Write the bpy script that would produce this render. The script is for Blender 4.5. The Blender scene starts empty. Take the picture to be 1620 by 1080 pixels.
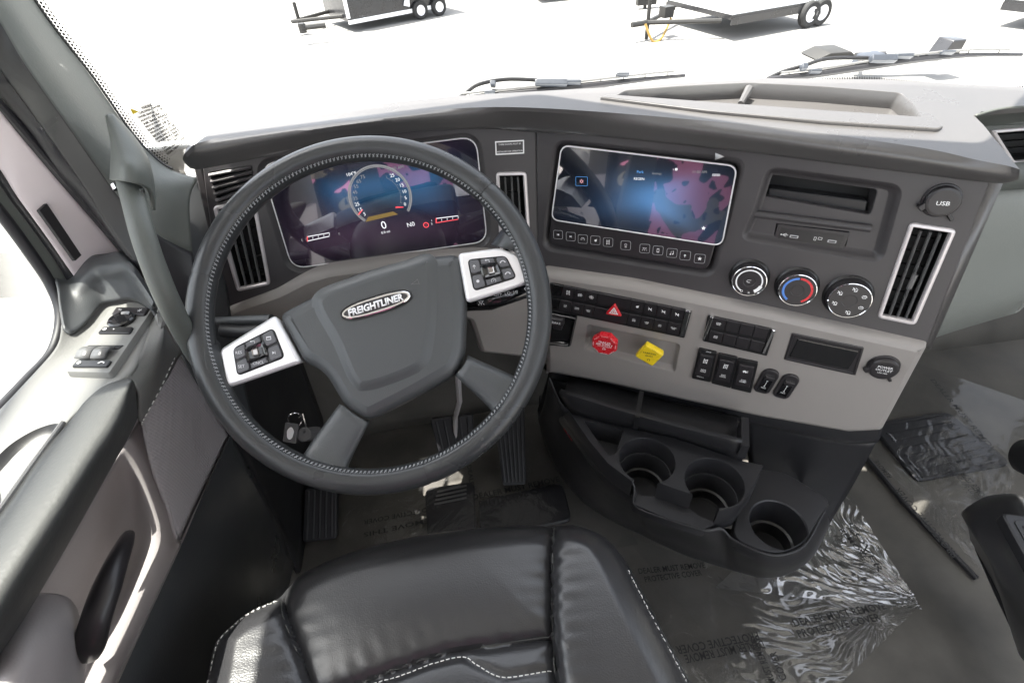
import bpy, math, random
import numpy as np
from mathutils import Vector, Matrix
from mathutils.geometry import tessellate_polygon, delaunay_2d_cdt
random.seed(7)
rng = np.random.default_rng(7)
SC = bpy.context.scene
COL = SC.collection

# ---------------------------------------------------------------- camera
# cab axes: x right, y towards the windscreen, z up, z = 0 on the cab floor
FPX = 830.0                                    # focal length in photograph pixels (1620 wide)
AZ, PITCH, ROLL = math.radians(4.5), math.radians(41.7), math.radians(4.3)
CAM = np.array([0.0, 0.0, 1.15])
_r0 = np.array([math.cos(AZ), -math.sin(AZ), 0.0])
CF = np.array([math.sin(AZ)*math.cos(PITCH), math.cos(AZ)*math.cos(PITCH), -math.sin(PITCH)])
_u0 = np.cross(_r0, CF)
CR = _r0*math.cos(ROLL) - _u0*math.sin(ROLL)
CU = _u0*math.cos(ROLL) + _r0*math.sin(ROLL)
cd = bpy.data.cameras.new("camera"); cam = bpy.data.objects.new("camera", cd); COL.objects.link(cam)
cam.matrix_world = Matrix(((CR[0], CU[0], -CF[0], CAM[0]), (CR[1], CU[1], -CF[1], CAM[1]), (CR[2], CU[2], -CF[2], CAM[2]), (0, 0, 0, 1)))
cd.sensor_width = 36.0; cd.lens = 36.0*FPX/1620.0; cd.clip_start = 0.02; cd.clip_end = 500
SC.camera = cam

# ---------------------------------------------------------------- sun, sky, exposure
SUN = np.array([-0.34, 0.05, 1.0]); SUN = SUN/np.linalg.norm(SUN)      # towards the sun
ELEV = math.asin(SUN[2]); ROT = math.atan2(SUN[0], SUN[1])
w = bpy.data.worlds.new("World"); SC.world = w; w.use_nodes = True
wn = w.node_tree; wn.nodes.clear()
sky = wn.nodes.new('ShaderNodeTexSky'); sky.sky_type = 'NISHITA'; sky.sun_disc = False
sky.sun_elevation = ELEV; sky.sun_rotation = ROT; sky.dust_density = 3.0; sky.air_density = 1.0
bg = wn.nodes.new('ShaderNodeBackground'); bg.inputs[1].default_value = 0.15
wo = wn.nodes.new('ShaderNodeOutputWorld')
hs = wn.nodes.new('ShaderNodeHueSaturation'); hs.inputs['Saturation'].default_value = 0.3
wn.links.new(sky.outputs[0], hs.inputs['Color']); wn.links.new(hs.outputs[0], bg.inputs[0]); wn.links.new(bg.outputs[0], wo.inputs[0])
ld = bpy.data.lights.new("sun", 'SUN'); ld.energy = 5.0; ld.angle = math.radians(0.5); ld.color = (1.0, 0.95, 0.87)
lo = bpy.data.objects.new("sun", ld); COL.objects.link(lo)
lo.rotation_euler = Vector(SUN).to_track_quat('Z', 'Y').to_euler()
SC.view_settings.view_transform = 'Standard'; SC.view_settings.look = 'None'
SC.view_settings.exposure = 2.3; SC.view_settings.gamma = 1.0; SC.view_settings.use_curve_mapping = False
SC.cycles.max_bounces = 8; SC.cycles.transparent_max_bounces = 12
try: SC.cycles.use_denoising = True
except Exception: pass

# ---------------------------------------------------------------- placing by sight line on real planes
def ray(x, y): return (x-810)/FPX*CR - (y-540)/FPX*CU + CF
def dep(x, y, d): return CAM + ray(x, y)*d
def pln(x, y, o, n):
    r = ray(x, y); return CAM + r*(np.dot(np.asarray(o)-CAM, n)/np.dot(r, n))
def onX(x, y, v): return pln(x, y, (v, 0, 0), np.array([1., 0, 0]))
def onY(x, y, v): return pln(x, y, (0, v, 0), np.array([0, 1., 0]))
def onZ(x, y, v): return pln(x, y, (0, 0, v), np.array([0, 0, 1.]))
def unit(v): v = np.asarray(v, float); return v/np.linalg.norm(v)

class Frame:
    def __init__(s, o, u, v):
        s.o = np.asarray(o, float); s.v = unit(v); s.n = unit(np.cross(u, s.v)); s.u = np.cross(s.v, s.n)
    def P(s, a, b, n=0.0): return s.o + s.u*a + s.v*b + s.n*n
    def uv(s, x, y, n=0.0):
        p = pln(x, y, s.o+s.n*n, s.n) - s.o; return (float(p@s.u), float(p@s.v))
    def tr(s, pts, n=0.0): return [s.uv(x, y, n) for x, y in pts]
    def at(s, a, b, n=0.0, rot=0.0):
        c, t = math.cos(rot), math.sin(rot)
        return Frame(s.P(a, b, n), s.u*c+s.v*t, s.v*c-s.u*t)
    def atpx(s, x, y, n=0.0, rot=0.0): return s.at(*s.uv(x, y, n), n, rot)

# ---------------------------------------------------------------- outlines
def area(L): return 0.5*sum(L[i-1][0]*L[i][1]-L[i][0]*L[i-1][1] for i in range(len(L)))
def ccw(L): return list(L) if area(L) > 0 else list(L)[::-1]
def rpoly(L, r, k=5):
    L = ccw(L); out = []; n = len(L); rr = r if isinstance(r, (list, tuple)) else None
    for i in range(n):
        p0, p, p1 = (np.array(L[i-1]), np.array(L[i]), np.array(L[(i+1) % n]))
        a, b = p0-p, p1-p; la, lb = np.linalg.norm(a), np.linalg.norm(b)
        rad = min(r, la*0.49, lb*0.49)
        if rad < 1e-5: out.append(tuple(p)); continue
        s, e = p+a/la*rad, p+b/lb*rad
        for j in range(k+1):
            t = j/k; out.append(tuple(s*(1-t)**2+p*2*t*(1-t)+e*t*t))
    return out
def rrect(cx, cy, w_, h_, r=0.0, k=4):
    return rpoly([(cx-w_/2, cy-h_/2), (cx+w_/2, cy-h_/2), (cx+w_/2, cy+h_/2), (cx-w_/2, cy+h_/2)], r, k)
def circ(cx, cy, r, n=32, r2=None, a0=0.0):
    r2 = r if r2 is None else r2
    return [(cx+r*math.cos(a0+2*math.pi*i/n), cy+r2*math.sin(a0+2*math.pi*i/n)) for i in range(n)]
def off(L, d):
    if abs(d) < 1e-9: return list(L)
    A = np.array(L); n = len(A)
    e = np.roll(A, -1, 0)-A; ln = np.linalg.norm(e, axis=1, keepdims=True); ln[ln < 1e-9] = 1e-9; e = e/ln
    nr = np.stack([-e[:, 1], e[:, 0]], 1)          # inward for ccw
    m = nr+np.roll(nr, 1, 0); ml = np.linalg.norm(m, axis=1, keepdims=True); ml[ml < 1e-6] = 1e-6; m = m/ml
    c = np.clip((m*nr).sum(1, keepdims=True), 0.45, 1)
    return [tuple(x) for x in A+m*d/c]
def smooth(L, k=6, closed=True):
    A = [np.array(p, float) for p in L]; n = len(A); out = []
    for i in range(n if closed else n-1):
        g = lambda j: A[j % n] if closed else A[max(0, min(n-1, j))]
        p0, p1, p2, p3 = g(i-1), g(i), g(i+1), g(i+2)
        for j in range(k):
            t = j/k
            out.append(tuple(0.5*((2*p1)+(-p0+p2)*t+(2*p0-5*p1+4*p2-p3)*t*t+(-p0+3*p1-3*p2+p3)*t**3)))
    if not closed: out.append(tuple(A[-1]))
    return out

# ---------------------------------------------------------------- mesh builder
LOC = {}
class MB:
    def __init__(s): s.v = []; s.f = []; s.m = []
    def add(s, V, Fs, m=0):
        b = len(s.v); s.v += [tuple(map(float, p)) for p in V]
        for f in Fs: s.f.append(tuple(b+i for i in f)); s.m.append(m)
        return b
    def build(s, name, mats, parent=None, loc=None, angle=38, sub=0, solid=0.0, kind=None, label=None):
        me = bpy.data.meshes.new(name)
        base = np.zeros(3) if parent is None else LOC[parent.name]
        if parent is None and loc is not None: base = np.asarray(loc, float)
        V = np.array(s.v, float).reshape(-1, 3)-base
        me.from_pydata(V.tolist(), [], s.f)
        mats = mats if isinstance(mats, (list, tuple)) else [mats]
        for x in mats: me.materials.append(x)
        me.polygons.foreach_set('material_index', s.m)
        me.polygons.foreach_set('use_smooth', [True]*len(s.f))
        me.update(); me.validate()
        try: me.set_sharp_from_angle(angle=math.radians(angle))
        except Exception: pass
        o = bpy.data.objects.new(name, me); COL.objects.link(o)
        if parent is not None: o.parent = parent
        else: o.location = base
        LOC[o.name] = base
        if sub: d = o.modifiers.new('sub', 'SUBSURF'); d.levels = sub; d.render_levels = sub
        if solid: d = o.modifiers.new('solid', 'SOLIDIFY'); d.thickness = abs(solid); d.offset = -1 if solid > 0 else 1
        if kind: o['kind'] = kind
        if label: o['label'] = label
        return o
    # prism / pocket from nested rings of one outline
    def rings(s, Fr, L, prof, cap=True, m=0, mcap=None, holes=()):
        L = ccw(L); R = []
        for d, n in prof: R.append([Fr.P(a, b, n) for a, b in off(L, d)])
        k = len(L); b = s.add([p for r in R for p in r], [], m)
        for j in range(len(R)-1):
            for i in range(k):
                s.f.append((b+j*k+i, b+j*k+(i+1) % k, b+(j+1)*k+(i+1) % k, b+(j+1)*k+i)); s.m.append(m)
        if cap:
            d, n = prof[-1]; s.cap(Fr, off(L, d), holes, n, m if mcap is None else mcap)
    def cap(s, Fr, outer, holes=(), n=0.0, m=0):
        if len(holes): return s.cap_holes(Fr, outer, holes, n, m)
        loops = [ccw(outer)]+[ccw(h)[::-1] for h in holes]
        vs = [[Vector((a, b, 0)) for a, b in l] for l in loops]
        tri = tessellate_polygon(vs); flat = [p for l in loops for p in l]
        out = []
        for t in tri:
            (x0, y0), (x1, y1), (x2, y2) = flat[t[0]], flat[t[1]], flat[t[2]]
            c = (x1-x0)*(y2-y0)-(x2-x0)*(y1-y0)
            if abs(c) < 1e-13: continue
            out.append(tuple(t) if c > 0 else (t[0], t[2], t[1]))
        s.add([Fr.P(a, b, n) for a, b in flat], out, m)
    def cap_holes(s, Fr, outer, holes, n, m):
        loops = [ccw(outer)]+[ccw(h) for h in holes]; vs = []; ed = []
        for l in loops:
            b = len(vs); vs += [Vector(p) for p in l]; ed += [(b+i, b+(i+1) % len(l)) for i in range(len(l))]
        V, _, Fs, _, _, _ = delaunay_2d_cdt(vs, ed, [], 0, 1e-7)
        V = [(v.x, v.y) for v in V]; out = []
        def ins(p, L):
            c = False; j = len(L)-1
            for i in range(len(L)):
                if (L[i][1] > p[1]) != (L[j][1] > p[1]) and p[0] < (L[j][0]-L[i][0])*(p[1]-L[i][1])/(L[j][1]-L[i][1])+L[i][0]: c = not c
                j = i
            return c
        for f in Fs:
            c = (sum(V[i][0] for i in f)/3, sum(V[i][1] for i in f)/3)
            if ins(c, loops[0]) and not any(ins(c, h) for h in loops[1:]):
                a = [V[i] for i in f]; cr = (a[1][0]-a[0][0])*(a[2][1]-a[0][1])-(a[1][1]-a[0][1])*(a[2][0]-a[0][0])
                if abs(cr) > 1e-13: out.append(tuple(f) if cr > 0 else tuple(f[::-1]))
        s.add([Fr.P(a, b, n) for a, b in V], out, m)
    def slab(s, Fr, L, n0, n1, bev=0.001, m=0, holes=(), mcap=None):
        s.rings(Fr, L, [(0, n0), (0, n1-bev), (bev*0.3, n1-bev*0.3), (bev, n1)], True, m, mcap, holes)
    def tube(s, pts, r, seg=10, closed=False, m=0, caps=True, flat=1.0, up=None):
        P = [np.asarray(p, float) for p in pts]; n = len(P)
        rr = list(r) if hasattr(r, '__len__') else [r]*n
        T = []
        for i in range(n):
            a = P[i-1] if (closed or i > 0) else P[i]; b = P[(i+1) % n] if (closed or i < n-1) else P[i]
            T.append(unit(b-a) if np.linalg.norm(b-a) > 1e-9 else np.array([0, 0, 1.]))
        g = np.array([0, 0, 1.]) if up is None else np.asarray(up, float)
        if abs(T[0]@g) > 0.95 and up is None: g = np.array([1., 0, 0])
        x = unit(g-T[0]*(g@T[0])); b = len(s.v); V = []
        for i in range(n):
            if up is not None: x = unit(g-T[i]*(g@T[i]))
            else: x = unit(x-T[i]*(x@T[i]))
            y = np.cross(T[i], x)
            for j in range(seg):
                a = 2*math.pi*j/seg; V.append(P[i]+(x*math.cos(a)*flat+y*math.sin(a))*rr[i])
        Fs = []
        for i in range(n if closed else n-1):
            i2 = (i+1) % n
            for j in range(seg): Fs.append((i*seg+j, i*seg+(j+1) % seg, i2*seg+(j+1) % seg, i2*seg+j))
        if caps and not closed: Fs.append(tuple(range(seg))[::-1]); Fs.append(tuple((n-1)*seg+j for j in range(seg)))
        s.add(V, Fs, m)
    def sheet(s, rows, k=6, kr=None, m=0, flip=False):
        kr = k if kr is None else kr
        R = [smooth([tuple(p) for p in r], k, False) if k > 1 else [tuple(p) for p in r] for r in rows]
        Cn = [smooth([R[i][j] for i in range(len(R))], kr, False) if kr > 1 else [R[i][j] for i in range(len(R))] for j in range(len(R[0]))]
        nc, nr = len(Cn), len(Cn[0]); V = [Cn[j][i] for i in range(nr) for j in range(nc)]
        Fs = [(i*nc+j, i*nc+j+1, (i+1)*nc+j+1, (i+1)*nc+j) for i in range(nr-1) for j in range(nc-1)]
        if flip: Fs = [f[::-1] for f in Fs]
        s.add(V, Fs, m)
    def box(s, Fr, u0, u1, v0, v1, n0, n1, m=0):
        V = [Fr.P(u, v, n) for n in (n0, n1) for u, v in ((u0, v0), (u1, v0), (u1, v1), (u0, v1))]
        s.add(V, [(3, 2, 1, 0), (4, 5, 6, 7), (0, 1, 5, 4), (1, 2, 6, 5), (2, 3, 7, 6), (3, 0, 4, 7)], m)
    def text(s, Fr, txt, h, n=0.0004, m=1, width=None, a=0.0, b=0.0, bold=0.0, shear=0.0):
        V, T, wd = text_geo(txt, bold)
        sx = h if width is None else width/max(wd, 1e-6)
        s.add([Fr.P(a+x*sx+shear*y*h, b+y*h, n) for x, y in V], T, m)
_tc = {}
def text_geo(txt, bold=0.0):
    k = (txt, bold)
    if k in _tc: return _tc[k]
    c = bpy.data.curves.new('t', 'FONT'); c.body = txt; c.align_x = 'CENTER'; c.align_y = 'CENTER'; c.size = 1.0
    c.resolution_u = 2; c.offset = bold; c.space_line = 0.95
    o = bpy.data.objects.new('t', c); COL.objects.link(o)
    dg = bpy.context.evaluated_depsgraph_get(); me = bpy.data.meshes.new_from_object(o.evaluated_get(dg))
    V = np.array([(v.co.x, v.co.y) for v in me.vertices]); me.calc_loop_triangles()
    T = [tuple(t.vertices) for t in me.loop_triangles]
    if len(V):
        V -= (V.max(0)+V.min(0))/2; nl = txt.count('\n')+1; V /= (V[:, 1].max()-V[:, 1].min())/nl; wd = V[:, 0].max()-V[:, 0].min()
        T2 = []
        for t in T:
            (x0, y0), (x1, y1), (x2, y2) = V[t[0]], V[t[1]], V[t[2]]
            T2.append(t if (x1-x0)*(y2-y0)-(x2-x0)*(y1-y0) > 0 else (t[0], t[2], t[1]))
        T = T2
    else: wd = 1.0
    bpy.data.objects.remove(o); bpy.data.curves.remove(c); bpy.data.meshes.remove(me)
    _tc[k] = ([tuple(v) for v in V], T, wd); return _tc[k]

def thing(name, label, cat, loc=(0, 0, 0), group=None):
    o = bpy.data.objects.new(name, None); COL.objects.link(o); o.location = loc; o.empty_display_size = 0.05
    LOC[o.name] = np.asarray(loc, float); o['label'] = label; o['category'] = cat
    if group: o['group'] = group
    return o
def tag(o, label, cat, group=None):
    o['label'] = label; o['category'] = cat
    if group: o['group'] = group
    return o
def sub_empty(name, parent, label=None):
    o = bpy.data.objects.new(name, None); COL.objects.link(o); o.parent = parent; LOC[o.name] = LOC[parent.name]; o.empty_display_size = 0.02
    if label: o['label'] = label
    return o

# ---------------------------------------------------------------- materials
def mat(name, col, rough=0.5, metal=0.0, bump=0.0, bscale=400.0, bdetail=3.0, vary=0.0, vscale=6.0, spec=0.5, coat=0.0, kind='noise', emit=None, estr=0.0, dirt=0.0, sheen=0.0, bdist=0.001):
    m = bpy.data.materials.new(name); m.use_nodes = True; nt = m.node_tree; N = nt.nodes; L = nt.links
    p = N['Principled BSDF']; p.inputs['Base Color'].default_value = (*col, 1); p.inputs['Roughness'].default_value = rough
    p.inputs['Metallic'].default_value = metal; p.inputs['Specular IOR Level'].default_value = spec
    if coat: p.inputs['Coat Weight'].default_value = coat; p.inputs['Coat Roughness'].default_value = 0.05
    if sheen: p.inputs['Sheen Weight'].default_value = sheen
    if emit: p.inputs['Emission Color'].default_value = (*emit, 1); p.inputs['Emission Strength'].default_value = estr
    tc = N.new('ShaderNodeTexCoord')
    if bump:
        if kind == 'voronoi':
            t = N.new('ShaderNodeTexVoronoi'); t.inputs['Scale'].default_value = bscale; t.feature = 'SMOOTH_F1'; o_ = t.outputs['Distance']
        else:
            t = N.new('ShaderNodeTexNoise'); t.inputs['Scale'].default_value = bscale; t.inputs['Detail'].default_value = bdetail; o_ = t.outputs['Fac']
        L.new(tc.outputs['Object'], t.inputs['Vector'])
        b = N.new('ShaderNodeBump'); b.inputs['Strength'].default_value = bump; b.inputs['Distance'].default_value = bdist*0.3
        L.new(o_, b.inputs['Height']); L.new(b.outputs[0], p.inputs['Normal'])
    if vary or dirt:
        t = N.new('ShaderNodeTexNoise'); t.inputs['Scale'].default_value = vscale; t.inputs['Detail'].default_value = 6
        L.new(tc.outputs['Object'], t.inputs['Vector'])
        r = N.new('ShaderNodeMapRange'); r.inputs['From Min'].default_value = 0.3; r.inputs['From Max'].default_value = 0.7
        r.inputs['To Min'].default_value = 1-vary; r.inputs['To Max'].default_value = 1+vary
        L.new(t.outputs['Fac'], r.inputs['Value'])
        mx = N.new('ShaderNodeMix'); mx.data_type = 'RGBA'; mx.blend_type = 'MULTIPLY'; mx.inputs['Factor'].default_value = 1
        mx.inputs[6].default_value = (*col, 1); L.new(r.outputs[0], mx.inputs[7]); L.new(mx.outputs[2], p.inputs['Base Color'])
        r2 = N.new('ShaderNodeMapRange'); r2.inputs['From Min'].default_value = 0.3; r2.inputs['From Max'].default_value = 0.7
        r2.inputs['To Min'].default_value = max(0.02, rough-0.08-dirt); r2.inputs['To Max'].default_value = min(1, rough+0.08+dirt)
        L.new(t.outputs['Fac'], r2.inputs['Value']); L.new(r2.outputs[0], p.inputs['Roughness'])
    return m
def glassy(name, tint=(1, 1, 1), ior=1.45, rough=0.0, bump=0.0, bscale=20.0, base=0.0, stretch=None, haze=0.0, hcol=(0.6, 0.6, 0.6)):
    """thin sheet: straight-through transparency plus Fresnel reflection"""
    m = bpy.data.materials.new(name); m.use_nodes = True; nt = m.node_tree; N = nt.nodes; L = nt.links; N.clear()
    out = N.new('ShaderNodeOutputMaterial'); t = N.new('ShaderNodeBsdfTransparent'); t.inputs[0].default_value = (*tint, 1)
    g = N.new('ShaderNodeBsdfGlossy'); g.inputs['Roughness'].default_value = rough; fr = N.new('ShaderNodeFresnel'); fr.inputs[0].default_value = ior
    gb = N.new('ShaderNodeNewGeometry'); mr = N.new('ShaderNodeMapRange'); mr.inputs['To Min'].default_value = ior; mr.inputs['To Max'].default_value = 1/ior
    L.new(gb.outputs['Backfacing'], mr.inputs['Value']); L.new(mr.outputs[0], fr.inputs[0])
    mx = N.new('ShaderNodeMixShader'); L.new(t.outputs[0], mx.inputs[1]); L.new(g.outputs[0], mx.inputs[2])
    a = N.new('ShaderNodeMath'); a.operation = 'ADD'; a.inputs[1].default_value = base; L.new(fr.outputs[0], a.inputs[0]); L.new(a.outputs[0], mx.inputs[0])
    last = mx.outputs[0]
    if haze:
        d = N.new('ShaderNodeBsdfDiffuse'); d.inputs[0].default_value = (*hcol, 1); m2 = N.new('ShaderNodeMixShader'); m2.inputs[0].default_value = haze
        L.new(last, m2.inputs[1]); L.new(d.outputs[0], m2.inputs[2]); last = m2.outputs[0]
    L.new(last, out.inputs[0])
    if bump:
        tc = N.new('ShaderNodeTexCoord'); mp = N.new('ShaderNodeMapping'); L.new(tc.outputs['Object'], mp.inputs[0])
        if stretch: mp.inputs['Scale'].default_value = stretch[:3]; mp.inputs['Rotation'].default_value = (0, 0, stretch[3])
        n = N.new('ShaderNodeTexNoise'); n.inputs['Scale'].default_value = bscale; n.inputs['Detail'].default_value = 4; n.inputs['Distortion'].default_value = 1.2
        L.new(mp.outputs[0], n.inputs['Vector']); b = N.new('ShaderNodeBump'); b.inputs['Strength'].default_value = bump; b.inputs['Distance'].default_value = 0.01
        L.new(n.outputs['Fac'], b.inputs['Height']); L.new(b.outputs[0], g.inputs['Normal']); L.new(b.outputs[0], fr.inputs['Normal'])
    return m

M = {}
M['dash'] = mat('dark_dash_plastic', (0.050, 0.0465, 0.0485), 0.40, spec=.45, bump=0.5, bscale=900, vary=0.06)
M['pad'] = mat('dash_pad', (0.075, 0.072, 0.071), 0.33, spec=0.8, bump=0.3, bscale=650, vary=0.06)
M['dark'] = mat('dark_console_plastic', (0.020, 0.020, 0.022), 0.36, spec=.35, bump=0.3, bscale=1000, vary=0.05)
M['black'] = mat('black_plastic', (0.012, 0.012, 0.013), 0.35, bump=0.1, bscale=900)
M['void'] = mat('vent_depth', (0.006, 0.006, 0.006), 0.7)
M['button'] = mat('switch_black', (0.022, 0.020, 0.022), 0.35, bump=0.12, bscale=1200)
M['gloss'] = mat('gloss_black', (0.01, 0.01, 0.011), 0.08, coat=0.5)
M['fascia'] = mat('grey_fascia', (0.25, 0.232, 0.218), 0.5, bump=0.5, bscale=700, kind='voronoi', vary=0.03)
M['silver'] = mat('satin_silver', (0.85, 0.84, 0.85), 0.33, metal=0.4)
M['chrome'] = mat('chrome', (0.85, 0.85, 0.86), 0.08, metal=1.0)
M['ventframe'] = mat('vent_silver', (0.62, 0.585, 0.59), 0.33, metal=0.35)
M['slat'] = mat('vent_slat', (0.12, 0.12, 0.12), 0.3)
M['white'] = mat('white_print', (0.85, 0.85, 0.85), 0.5)
M['pale'] = mat('grey_print', (0.45, 0.45, 0.46), 0.5)
M['leather'] = mat('wheel_leather', (0.034, 0.036, 0.038), 0.34, bump=0.4, bscale=520, kind='voronoi', vary=0.05, dirt=0.06)
M['hub'] = mat('airbag_cover', (0.060, 0.064, 0.067), 0.38, bump=0.5, bscale=900, kind='voronoi', vary=0.03)
M['thread'] = mat('grey_thread', (0.30, 0.31, 0.32), 0.6)
M['wthread'] = mat('white_thread', (0.75, 0.75, 0.72), 0.6)
M['red'] = mat('red_plastic', (0.62, 0.02, 0.03), 0.3, vary=0.06, vscale=200)
M['yellow'] = mat('yellow_plastic', (0.80, 0.58, 0.02), 0.35, vary=0.05, vscale=200)
M['pillar'] = mat('pillar_vinyl', (0.085, 0.092, 0.084), 0.5, bump=0.5, bscale=500, kind='voronoi', vary=0.03)
M['rubber'] = mat('rubber', (0.013, 0.013, 0.016), 0.5, bump=0.2, bscale=300)
M['doorplastic'] = mat('door_plastic', (0.17, 0.17, 0.162), 0.5, bump=0.5, bscale=450, kind='voronoi', vary=0.04)
M['doorgrey'] = mat('door_grey', (0.26, 0.24, 0.24), 0.55, bump=0.5, bscale=500, kind='voronoi', vary=0.03)
M['armvinyl'] = mat('armrest_vinyl', (0.040, 0.041, 0.039), 0.55, bump=0.3, bscale=240, bdetail=8, vary=0.12, vscale=12, bdist=0.004)
M['painted'] = mat('painted_panel', (0.62, 0.56, 0.57), 0.45, vary=0.03)
M['carpet'] = mat('floor_covering', (0.082, 0.077, 0.068), 0.75, bump=1.0, bscale=350, vary=0.35, vscale=9, dirt=0.05)
M['greylow'] = mat('passenger_panel', (0.17, 0.18, 0.165), 0.55, bump=0.5, bscale=400, kind='voronoi', vary=0.04)
M['glassout'] = glassy('clear_glass', (0.97, 0.985, 0.98))
# ================================================================ DASHBOARD
_d = ray(910, 1880); _d = unit(_d)
FD1 = Frame(dep(610, 320, .80), (1, 0, 0), -_d)
H2 = np.array([math.cos(math.radians(27)), -math.sin(math.radians(27)), 0.0])
FD2 = Frame(FD1.P(*FD1.uv(847, 330)), H2, -_d)
FG = Frame(FD2.P(*FD2.uv(1100, 475)), H2, (0, 0, 1))
FGL = Frame(FD1.P(*FD1.uv(700, 410)), (1, 0, 0), (0, 0, 1))
ZT = 0.885
FT = Frame((0, 0, ZT), (1, 0, 0), (0, 1, 0))

def bil(q, s, t):
    a = np.array(q, float); return tuple((a[0]*(1-s)+a[1]*s)*(1-t)+(a[3]*(1-s)+a[2]*s)*t)
def quadpx(Fr, q, n=0.0): return Fr.tr(q, n)      # TL TR BR BL
def cen(q): return tuple(np.mean(np.array(q), axis=0))
def subq(q, s0, s1, t0, t1): return [bil(q, s0, t0), bil(q, s1, t0), bil(q, s1, t1), bil(q, s0, t1)]
def qframe(Fr, q, n=0.0):
    """frame centred on a quad, u along its top edge; returns frame, width, height"""
    c = cen(q); a = (np.array(q[1])-q[0]+np.array(q[2])-q[3])/2; b = (np.array(q[0])-q[3]+np.array(q[1])-q[2])/2
    return Fr.at(c[0], c[1], n, math.atan2(a[1], a[0])), float(np.linalg.norm(a)), float(np.linalg.norm(b))

dash = thing('dashboard', 'dark truck dashboard wrapping round the driver seat with grey switch fascia', 'dashboard', (0.1, 0.75, 0.5))

# --- screens
def screen_mat(name, base, glow):
    m = bpy.data.materials.new(name); m.use_nodes = True; nt = m.node_tree; N = nt.nodes; L = nt.links
    p = N['Principled BSDF']; p.inputs['Base Color'].default_value = (*base, 1); p.inputs['Roughness'].default_value = 0.05
    p.inputs['Specular IOR Level'].default_value = 0.9; p.inputs['Coat Weight'].default_value = 1.0; p.inputs['Coat Roughness'].default_value = 0.02
    p.inputs['Coat IOR'].default_value = 2.1
    at = N.new('ShaderNodeAttribute'); at.attribute_name = 'glow'
    L.new(at.outputs['Color'], p.inputs['Emission Color']); p.inputs['Emission Strength'].default_value = glow
    return m
M['scrA'] = screen_mat('cluster_screen', (0.012, 0.012, 0.02), 1.0)
M['scrB'] = screen_mat('touch_screen', (0.012, 0.013, 0.018), 1.0)
def lit(name, c, s): return mat(name, (0.0, 0.0, 0.0), 0.4, emit=c, estr=s)
M['ewhite'] = lit('screen_white', (0.85, 0.87, 0.9), 0.27); M['edim'] = lit('screen_grey', (0.5, 0.5, 0.52), 0.12)
M['ered'] = lit('screen_red', (0.9, 0.08, 0.1), 0.3); M['eamber'] = lit('screen_amber', (0.75, 0.5, 0.15), 0.07); M['eblue'] = lit('screen_blue', (0.1, 0.35, 0.8), 0.25)
M['egreen'] = lit('indicator_green', (0.1, 0.9, 0.3), 0.5); M['epink'] = lit('screen_pink', (0.7, 0.35, 0.4), 0.2)

def screen_part(name, Fr, L, n, matl, spots, parent, label=None, res=64):
    """flat display: grid inside outline with soft emission colour spots"""
    L = ccw(L); A = np.array(L); c = A.mean(0); K = 14; V = []; k = len(L)
    for j in range(K+1):
        for p in A: V.append(c+(p-c)*(j/K))
    mb = MB(); Fs = []
    for j in range(K):
        for i in range(k):
            a, b_, c2, d2 = j*k+i, j*k+(i+1) % k, (j+1)*k+(i+1) % k, (j+1)*k+i
            Fs.append((a, b_, c2, d2)[::-1] if j else (a, d2, c2))
    mb.add([Fr.P(x, y, n) for x, y in V], [f if len(f) == 3 else f for f in Fs])
    o = mb.build(name, matl, parent, label=label)
    ca = o.data.color_attributes.new('glow', 'FLOAT_COLOR', 'POINT')
    for i, (x, y) in enumerate(V):
        g = np.zeros(3)
        for (sx, sy, rx, ry, col) in spots: g = g+np.array(col)*math.exp(-((x-sx)/rx)**2-((y-sy)/ry)**2)
        ca.data[i].color = (*g, 1)
    return o

# --- left half: instrument panel
P1 = [(318, 250), (600, 190), (847, 185), (851, 428), (700, 438), (560, 470), (352, 505)]
scr_px = [(412, 262), (752, 219), (770, 383), (462, 426)]
scrL = rpoly(FD1.tr(scr_px), 0.022, 8)
holesL = off(scrL, -0.010)
vA = [(338, 327), (403, 313), (428, 449), (376, 460)]
vB = [(785, 273), (832, 272), (840, 400), (792, 404)]
slotpx = [(331, 272), (398, 261), (404, 300), (345, 322)]
mb = MB()
vLA = rpoly(FD1.tr(vA), 0.006); vLB = rpoly(FD1.tr(vB), 0.006)
L1 = ccw(FD1.tr(P1)); slot = rpoly(FD1.tr(slotpx), 0.003)
mb.rings(FD1, L1, [(0, -0.05), (0, -0.002), (0.0015, 0)], True, holes=[holesL, off(vLA, .002), off(vLB, .002), slot])
mb.rings(FD1, holesL, [(0, 0), (0.002, -0.001), (0.006, -0.006), (0.0095, -0.012)], False)
mb.rings(FD1, off(scrL, -.0005), [(0, -0.012), (0.004, -0.012)], False)
mb.rings(FD1, slot, [(0, 0), (0, -0.03)], True, mcap=1)
mb.build('instrument_panel', [M['dash'], M['void']], dash)
# side lip of the panel
mb = MB(); mb.slab(FD1, rpoly(FD1.tr([(303, 262), (317, 260), (352, 420), (352, 500), (347, 500), (335, 400)]), .002), -0.05, -0.004, .003)
mb.build('panel_end_cap', M['dash'], dash)
mb = MB()
for i in range(5):
    a = bil(slotpx, -0.02, .1+.2*i); b = bil(slotpx, 1.0, .08+.2*i); pa, pb = FD1.P(*FD1.uv(*a), -.001), FD1.P(*FD1.uv(*b), -.001)
    s_ = MB(); s_.tube([pa, pb], .0028, 6, up=FD1.n, flat=1.6); s_.build('defroster_louvre', M['dash'], dash)
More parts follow.
